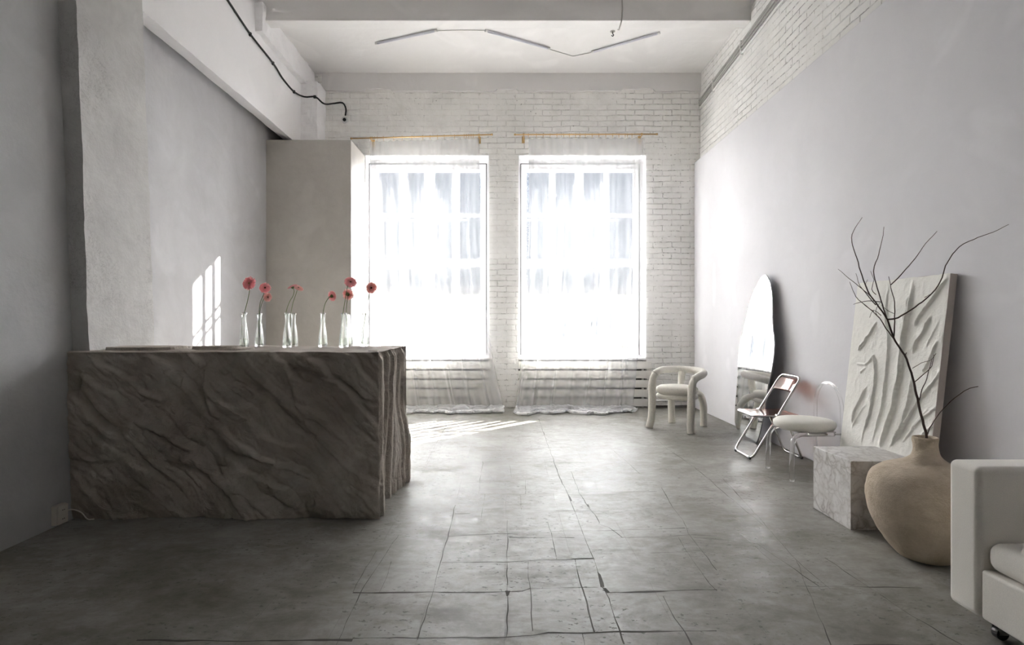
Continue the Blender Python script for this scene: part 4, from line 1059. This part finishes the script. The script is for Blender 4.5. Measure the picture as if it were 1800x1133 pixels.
# ------------------------------------------------------------------ clear acrylic chair with round cushion
def acrylic_chair():
    o = Vector((2.36, 4.51, 0)); t = thing('acrylic_chair', 'clear acrylic chair with arched back and round pale cushion behind marble cube', 'chair', o)
    def L(x, y, z): return Vector((x, y, z))-o
    ya, yb_ = 4.325, 4.695; r = 0.019
    for y in (ya, yb_):
        s = 1 if y == ya else -1
        pts = [L(2.165, y-0.012*s, 0.0), L(2.168, y-0.01*s, 0.20), L(2.178, y-0.005*s, 0.30), L(2.225, y, 0.348), L(2.30, y+0.01*s, 0.352), L(2.50, y+0.015*s, 0.352)]
        m = MB(); m.tube(spline(pts, 0.02), r, 18); m.build('leg', M['acrylic'], t, smooth=True)
    pts = [L(2.552, ya, 0.0), L(2.552, ya, 0.30), L(2.552, ya, 0.52)]
    yc = (ya+yb_)/2; R = (yb_-ya)/2
    for k in range(1, 12):
        a = PI*k/12; pts.append(L(2.552, yc-R*math.cos(a), 0.53+0.195*math.sin(a)))
    pts += [L(2.552, yb_, 0.52), L(2.552, yb_, 0.30), L(2.552, yb_, 0.0)]
    m = MB(); m.tube(spline(pts, 0.02), 0.013, 16); m.build('back_arch', M['acrylic'], t, smooth=True)
    m = MB(); m.box(2.26-o.x, 2.53-o.x, ya-o.y+0.04, yb_-o.y-0.04, 0.355, 0.363); m.build('seat_plate', M['acrylic'], t)
    m = MB(); m.box(2.30-o.x, 2.44-o.x, ya-o.y-0.006, ya-o.y+0.006+0.02, 0.345, 0.358); m.box(2.30-o.x, 2.44-o.x, yb_-o.y-0.026, yb_-o.y+0.006, 0.345, 0.358); m.build('steel_bracket', M['chrome'], t)
    for y in (ya, yb_):
        m = MB(); q = L(2.50, y, 0.352); m.tube([q, q+Vector((0.075, 0, 0))], 0.006, 10); m.tube([q+Vector((0.066, 0, 0)), q+Vector((0.078, 0, 0))], 0.012, 12); m.build('bolt', M['chrome'], t)
    prof = [(0.0, 0.0), (0.19, 0.0), (0.215, 0.012), (0.227, 0.035), (0.222, 0.058), (0.200, 0.074), (0.12, 0.083), (0.0, 0.086)]
    m = MB(); m.lathe(prof, 56, L(2.36, yc, 0.364)); m.build('cushion', M['cushion'], t, smooth=True)
acrylic_chair()

# ------------------------------------------------------------------ marble cube
m = MB(); m.box(-0.2, 0.2, -0.2, 0.2, 0.002, 0.4)
cube = m.build('marble_plinth', M['marble'], None, bevel=0.0025, seg=2, loc=(2.190, 3.488, 0)); tag(cube, 'white marble cube plinth with grey veins beside the clay vase', 'plinth')

# ------------------------------------------------------------------ clay vase and branches
vc = Vector((2.152, 2.92, 0))
prof = [(0.0, 0.0), (0.10, 0.0), (0.125, 0.006), (0.162, 0.045), (0.207, 0.115), (0.240, 0.195), (0.260, 0.275), (0.263, 0.345), (0.250, 0.400), (0.215, 0.440), (0.150, 0.470), (0.095, 0.492), (0.064, 0.520), (0.054, 0.548), (0.053, 0.575), (0.057, 0.598), (0.056, 0.612), (0.050, 0.616), (0.043, 0.612), (0.040, 0.57), (0.044, 0.52), (0.0, 0.50)]
pp = spline([(a, 0, b) for a, b in prof[1:19]], 0.01); prof2 = [(0.0, 0.0)]+[(max(0.001, q.x), max(0, q.z)) for q in pp]+prof[19:]
m = MB(); m.lathe(prof2, 96)
A = np.array(m.v); rr = np.hypot(A[:, 0], A[:, 1])+1e-6
d = 0.0055*fbm(A[:, 0]*22, A[:, 1]*22, A[:, 2]*22, 4, 77)+0.004*fbm(A[:, 0]*5, A[:, 1]*5, A[:, 2]*5, 2, 78)
wgt = np.clip(rr/0.03, 0, 1)*np.clip(A[:, 2]/0.01, 0, 1)
A[:, 0] += A[:, 0]/rr*d*wgt; A[:, 1] += A[:, 1]/rr*d*wgt
m.v = [tuple(a) for a in A]
vs = m.build('clay_vase', M['clay'], None, smooth=True, loc=vc); tag(vs, 'big-bellied sand-coloured clay vase with narrow neck beside the sofa', 'vase')

def c3(x, y): return (1460+x/2.697, 380+y/2.697)
def branch(label, twigs, name='dry_branch'):
    t = thing(name, label, 'branch', vc+Vector((0, 0, 0.508)))
    base = t.location
    for i, (pl, r0, r1, d0, d1, nm) in enumerate(twigs):
        pts = []
        for k, p in enumerate(pl):
            s = k/(len(pl)-1); pts.append(P(*c3(*p), vc.y+d0+(d1-d0)*s)-base)
        if i == 0 or nm == 'stem':
            pts = [Vector((pts[0].x*0.3, pts[0].y*0.3, 0.004))]+pts
        q = spline(pts, 0.02); jit = [0]*len(q)
        q = [p+Vector((random.uniform(-1, 1), random.uniform(-1, 1), random.uniform(-1, 1)))*0.0012 if 0 < j < len(q)-1 else p for j, p in enumerate(q)]
        v, f = tube_geo(q, lambda s, a=r0, b=r1: a+(b-a)*s, 8); obj(nm, v, f, M['bark'], t, True)
        if r0 > 0.0014 and nm == 'twig':   # small buds
            pass
    return t
tw = [([(455,1045),(440,985),(420,900),(395,790),(375,720),(350,655),(305,590),(285,535),(270,490)], .0070, .0042, 0, 0.0, 'stem'),
 ([(300,570),(303,500),(305,430),(300,390),(288,350),(285,325),(275,285)], .0034, .0012, 0, -0.04, 'twig'),
 ([(285,325),(340,270),(400,200),(450,130),(505,70)], .0026, .0010, -0.03, -0.12, 'twig'),
 ([(272,488),(320,480),(400,430),(480,365),(530,290),(545,235),(610,145),(700,100),(770,75),(845,38)], .0040, .0011, 0, -0.15, 'twig'),
 ([(270,490),(230,430),(185,370),(155,300),(125,200),(100,120),(108,70),(150,5)], .0040, .0011, 0, 0.10, 'twig'),
 ([(265,478),(240,400),(222,340),(205,260),(228,180),(245,110),(253,50)], .0034, .0011, 0, 0.05, 'twig'),
 ([(215,420),(150,345),(100,305),(35,250)], .0026, .0010, 0.02, 0.14, 'twig'),
 ([(303,585),(262,530),(235,485),(200,450),(150,410),(120,380),(90,310)], .0030, .0010, 0, 0.08, 'twig'),
 ([(235,405),(180,400),(140,408),(108,417)], .0022, .0010, 0, -0.04, 'twig'),
 ([(190,380),(140,330),(120,270)], .0020, .0008, 0.03, 0.08, 'twig'), ([(215,370),(195,345),(205,300),(190,260)], .0018, .0008, 0.02, -0.02, 'twig'),
 ([(240,470),(205,445),(185,480)], .0018, .0008, 0, 0.04, 'twig'), ([(232,480),(215,460),(220,430),(240,405)], .0018, .0008, 0, 0.04, 'twig'),
 ([(395,787),(445,745),(480,710),(490,655)], .0026, .0010, 0, -0.05, 'twig'), ([(420,872),(435,820),(455,770),(480,680),(500,650)], .0028, .0011, 0, 0.05, 'twig'),
 ([(388,720),(430,695),(470,683),(490,665)], .0016, .0008, 0.05, 0.05, 'twig'), ([(352,660),(360,645)], .0024, .0016, 0, 0, 'twig'), ([(445,385),(470,370)], .0014, .0008, -.05, -.06, 'twig'),
 ([(185,370),(165,330),(175,300)], .0014, .0007, 0.05, 0.07, 'twig'), ([(300,460),(270,445),(240,420)], .0014, .0007, 0, 0.02, 'twig'), ([(205,450),(170,425),(140,400)], .0014, .0007, 0.02, 0.05, 'twig')]
branch('tall bare dark branch with many forking twigs standing in the clay vase', tw)
branch('short single dark twig curving right out of the clay vase', [([(458,1040),(490,970),(550,895),(610,845),(660,815),(700,806)], .0030, .0016, 0.0, -0.10, 'stem')])

# ------------------------------------------------------------------ relief canvas leaning on the wall
def canvas():
    Y0, Y1, Ht = 4.215, 3.335, 1.487; xb, xt_ = 2.440, 2.604; th = 0.042
    base = Vector((xb, (Y0+Y1)/2, 0)); t = thing('relief_canvas', 'large white canvas with raised plaster folds leaning on the right wall', 'artwork', base)
    up = Vector((xt_-xb, 0, Ht)).normalized(); along = Vector((0, -1, 0)); n_ = along.cross(up).normalized()
    if n_.x > 0: n_ = -n_
    Lh = math.hypot(xt_-xb, Ht); W = Y0-Y1; O = Vector((xb, Y0, 0.003))
    nu, nv = 170, 290
    U, V_ = np.meshgrid(np.linspace(0, W, nu), np.linspace(0, Lh, nv))
    def cp(x, y):
        q = onplane(1480+x/3.54, 470+y/3.54, O, n_)-O; return (q.dot(along), q.dot(up))
    U2 = U+0.012*fbm(U*14, V_*14, 0, 4, 2); V2 = V_+0.012*fbm(U*14, V_*14, 4, 4, 3)
    h = 0.0045*fbm(U*9, V_*9, 0, 5, 5)+0.0025*fbm(U*40, V_*18, 0, 4, 6)
    R_ = [([(445,80),(435,200),(412,350),(392,450),(372,600),(355,750),(320,900),(262,1060),(235,1120)],.026,.017),([(290,100),(278,250),(290,420),(290,600),(265,800),(230,950),(190,1090)],.015,.009),
     ([(175,575),(200,548),(212,600),(210,700),(200,800),(180,900),(150,990),(120,1090)],.016,.009),([(155,740),(125,810),(80,890),(60,970)],.015,.008),([(665,60),(610,140),(545,230),(480,320),(450,365)],.018,.011),
     ([(565,300),(520,380),(465,465),(438,530)],.017,.010),([(600,450),(570,540),(530,630),(505,650)],.015,.009),([(640,610),(560,730),(500,800),(440,890),(400,960),(340,1060),(295,1120)],.016,.009),
     ([(430,690),(428,820),(400,900),(380,1000),(310,1100)],.020,.010),([(220,340),(180,410),(130,470),(100,520)],.015,.009),([(90,600),(150,600),(195,560)],.013,.008),([(605,340),(560,440),(530,500)],.008,.006),
     ([(625,850),(520,920),(450,1000)],.011,.008),([(150,630),(110,660)],.010,.007),([(415,180),(405,260),(380,330)],.012,.007),([(660,900),(560,990),(480,1060)],.012,.008),([(160,440),(110,520)],.008,.006),
     ([(540,880),(470,960),(380,1090)],.010,.007),([(60,1000),(90,940),(150,850)],.008,.006)]
    for pl, hh, wd in R_:
        pw_ = [cp(*p) for p in pl]; d, s, tt = polydist(U2, V2, pw_)
        env = np.clip(np.minimum(tt, 1-tt)*5, 0, 1)**0.7
        ridge = np.where(s > 0, np.exp(-(d/(wd*0.45))**2), np.exp(-(d/(wd*1.25))**2))
        h = np.maximum(h, h*0.6+env*hh*1.1*ridge)
    edge = np.minimum(np.minimum(U, W-U), np.minimum(V_, Lh-V_)); h *= np.clip(edge/0.008, 0, 1)
    ex = 0.004*fbm(V_*9, 3.1, 0, 4, 4)*(U/W); ey = 0.005*fbm(U*9, 8.1, 0, 4, 4)*(V_/Lh)
    Ps = np.stack([O.x-base.x+along.x*(U+ex)+up.x*(V_+ey)+n_.x*h, O.y-base.y+along.y*(U+ex)+up.y*(V_+ey)+n_.y*h, O.z+along.z*(U+ex)+up.z*(V_+ey)+n_.z*h], -1).reshape(-1, 3)
    obj('relief', Ps, gridfaces(nu, nv), M['relief'], t, True)
    # body of the panel
    bk = -n_*th; b = [O, O+along*W, O+along*W+up*Lh, O+up*Lh]; b = [q-base for q in b]; f_ = [q-n_*0.0015 for q in b]; g = [q+bk for q in b]
    obj('stretcher', f_+g, [(0, 1, 2, 3), (7, 6, 5, 4), (0, 4, 5, 1), (1, 5, 6, 2), (2, 6, 7, 3), (3, 7, 4, 0)], M['canvas_side'], t)
canvas()

# ------------------------------------------------------------------ sofa at the right edge
def sofa():
    x0, x1, ya, yb_ = 1.80, 2.63, 0.92, 2.32; o = Vector((2.2, 1.62, 0))
    t = thing('sofa', 'off-white boxy sofa with square arms cut by the right edge of the photo', 'sofa', o)
    def bx(nm, a, b, c, d, e, f, bev, mat='sofa', seg=6):
        m = MB(); m.box(a-o.x, b-o.x, c-o.y, d-o.y, e, f); return m.build(nm, M[mat], t, bevel=bev, seg=seg)
    aw = 0.150
    bx('arm', x0, x1, yb_-aw, yb_, 0.072, 0.648, 0.024); bx('arm', x0, x1, ya, ya+aw, 0.072, 0.648, 0.024)
    bx('base', x0+0.008, x1-0.01, ya+aw+0.002, yb_-aw-0.002, 0.075, 0.262, 0.012)
    c_ = bx('seat_cushion', x0+0.018, 2.36, ya+aw+0.004, yb_-aw-0.004, 0.264, 0.375, 0.045)
    bx('backrest', 2.362, x1-0.01, ya+aw+0.002, yb_-aw-0.002, 0.264, 0.62, 0.035)
    pr = MB(); pr.tube(rounded([(x0+0.002-o.x, yb_-aw+0.012-o.y, 0.09), (x0+0.002-o.x, yb_-aw+0.012-o.y, 0.632), (x1-0.03-o.x, yb_-aw+0.012-o.y, 0.632)], 0.03), 0.0035, 8)
    for px_, py_ in ((x0+0.075, yb_-aw-0.01), (x0+0.075, ya+aw+0.01), (x1-0.09, yb_-aw-0.01), (x1-0.09, ya+aw+0.01)):
        m = MB(); q = (px_-o.x, py_-o.y); m.lathe([(0.022, 0.066), (0.022, 0.074)], 16, (q[0], q[1], 0)); m.tube([(q[0], q[1], 0.066), (q[0], q[1], 0.052)], 0.008, 10)
        m.box(q[0]-0.018, q[0]+0.018, q[1]-0.018, q[1]-0.014, 0.022, 0.056); m.box(q[0]-0.018, q[0]+0.018, q[1]+0.014, q[1]+0.018, 0.022, 0.056); m.box(q[0]-0.018, q[0]+0.018, q[1]-0.018, q[1]+0.018, 0.050, 0.056)
        c_ = m.build('caster', M['chrome'], t)
        m = MB(); m.tube([(q[0], q[1]-0.013, 0.0245), (q[0], q[1]+0.013, 0.0245)], 0.024, 20); m.build('wheel', M['black'], c_)
sofa()
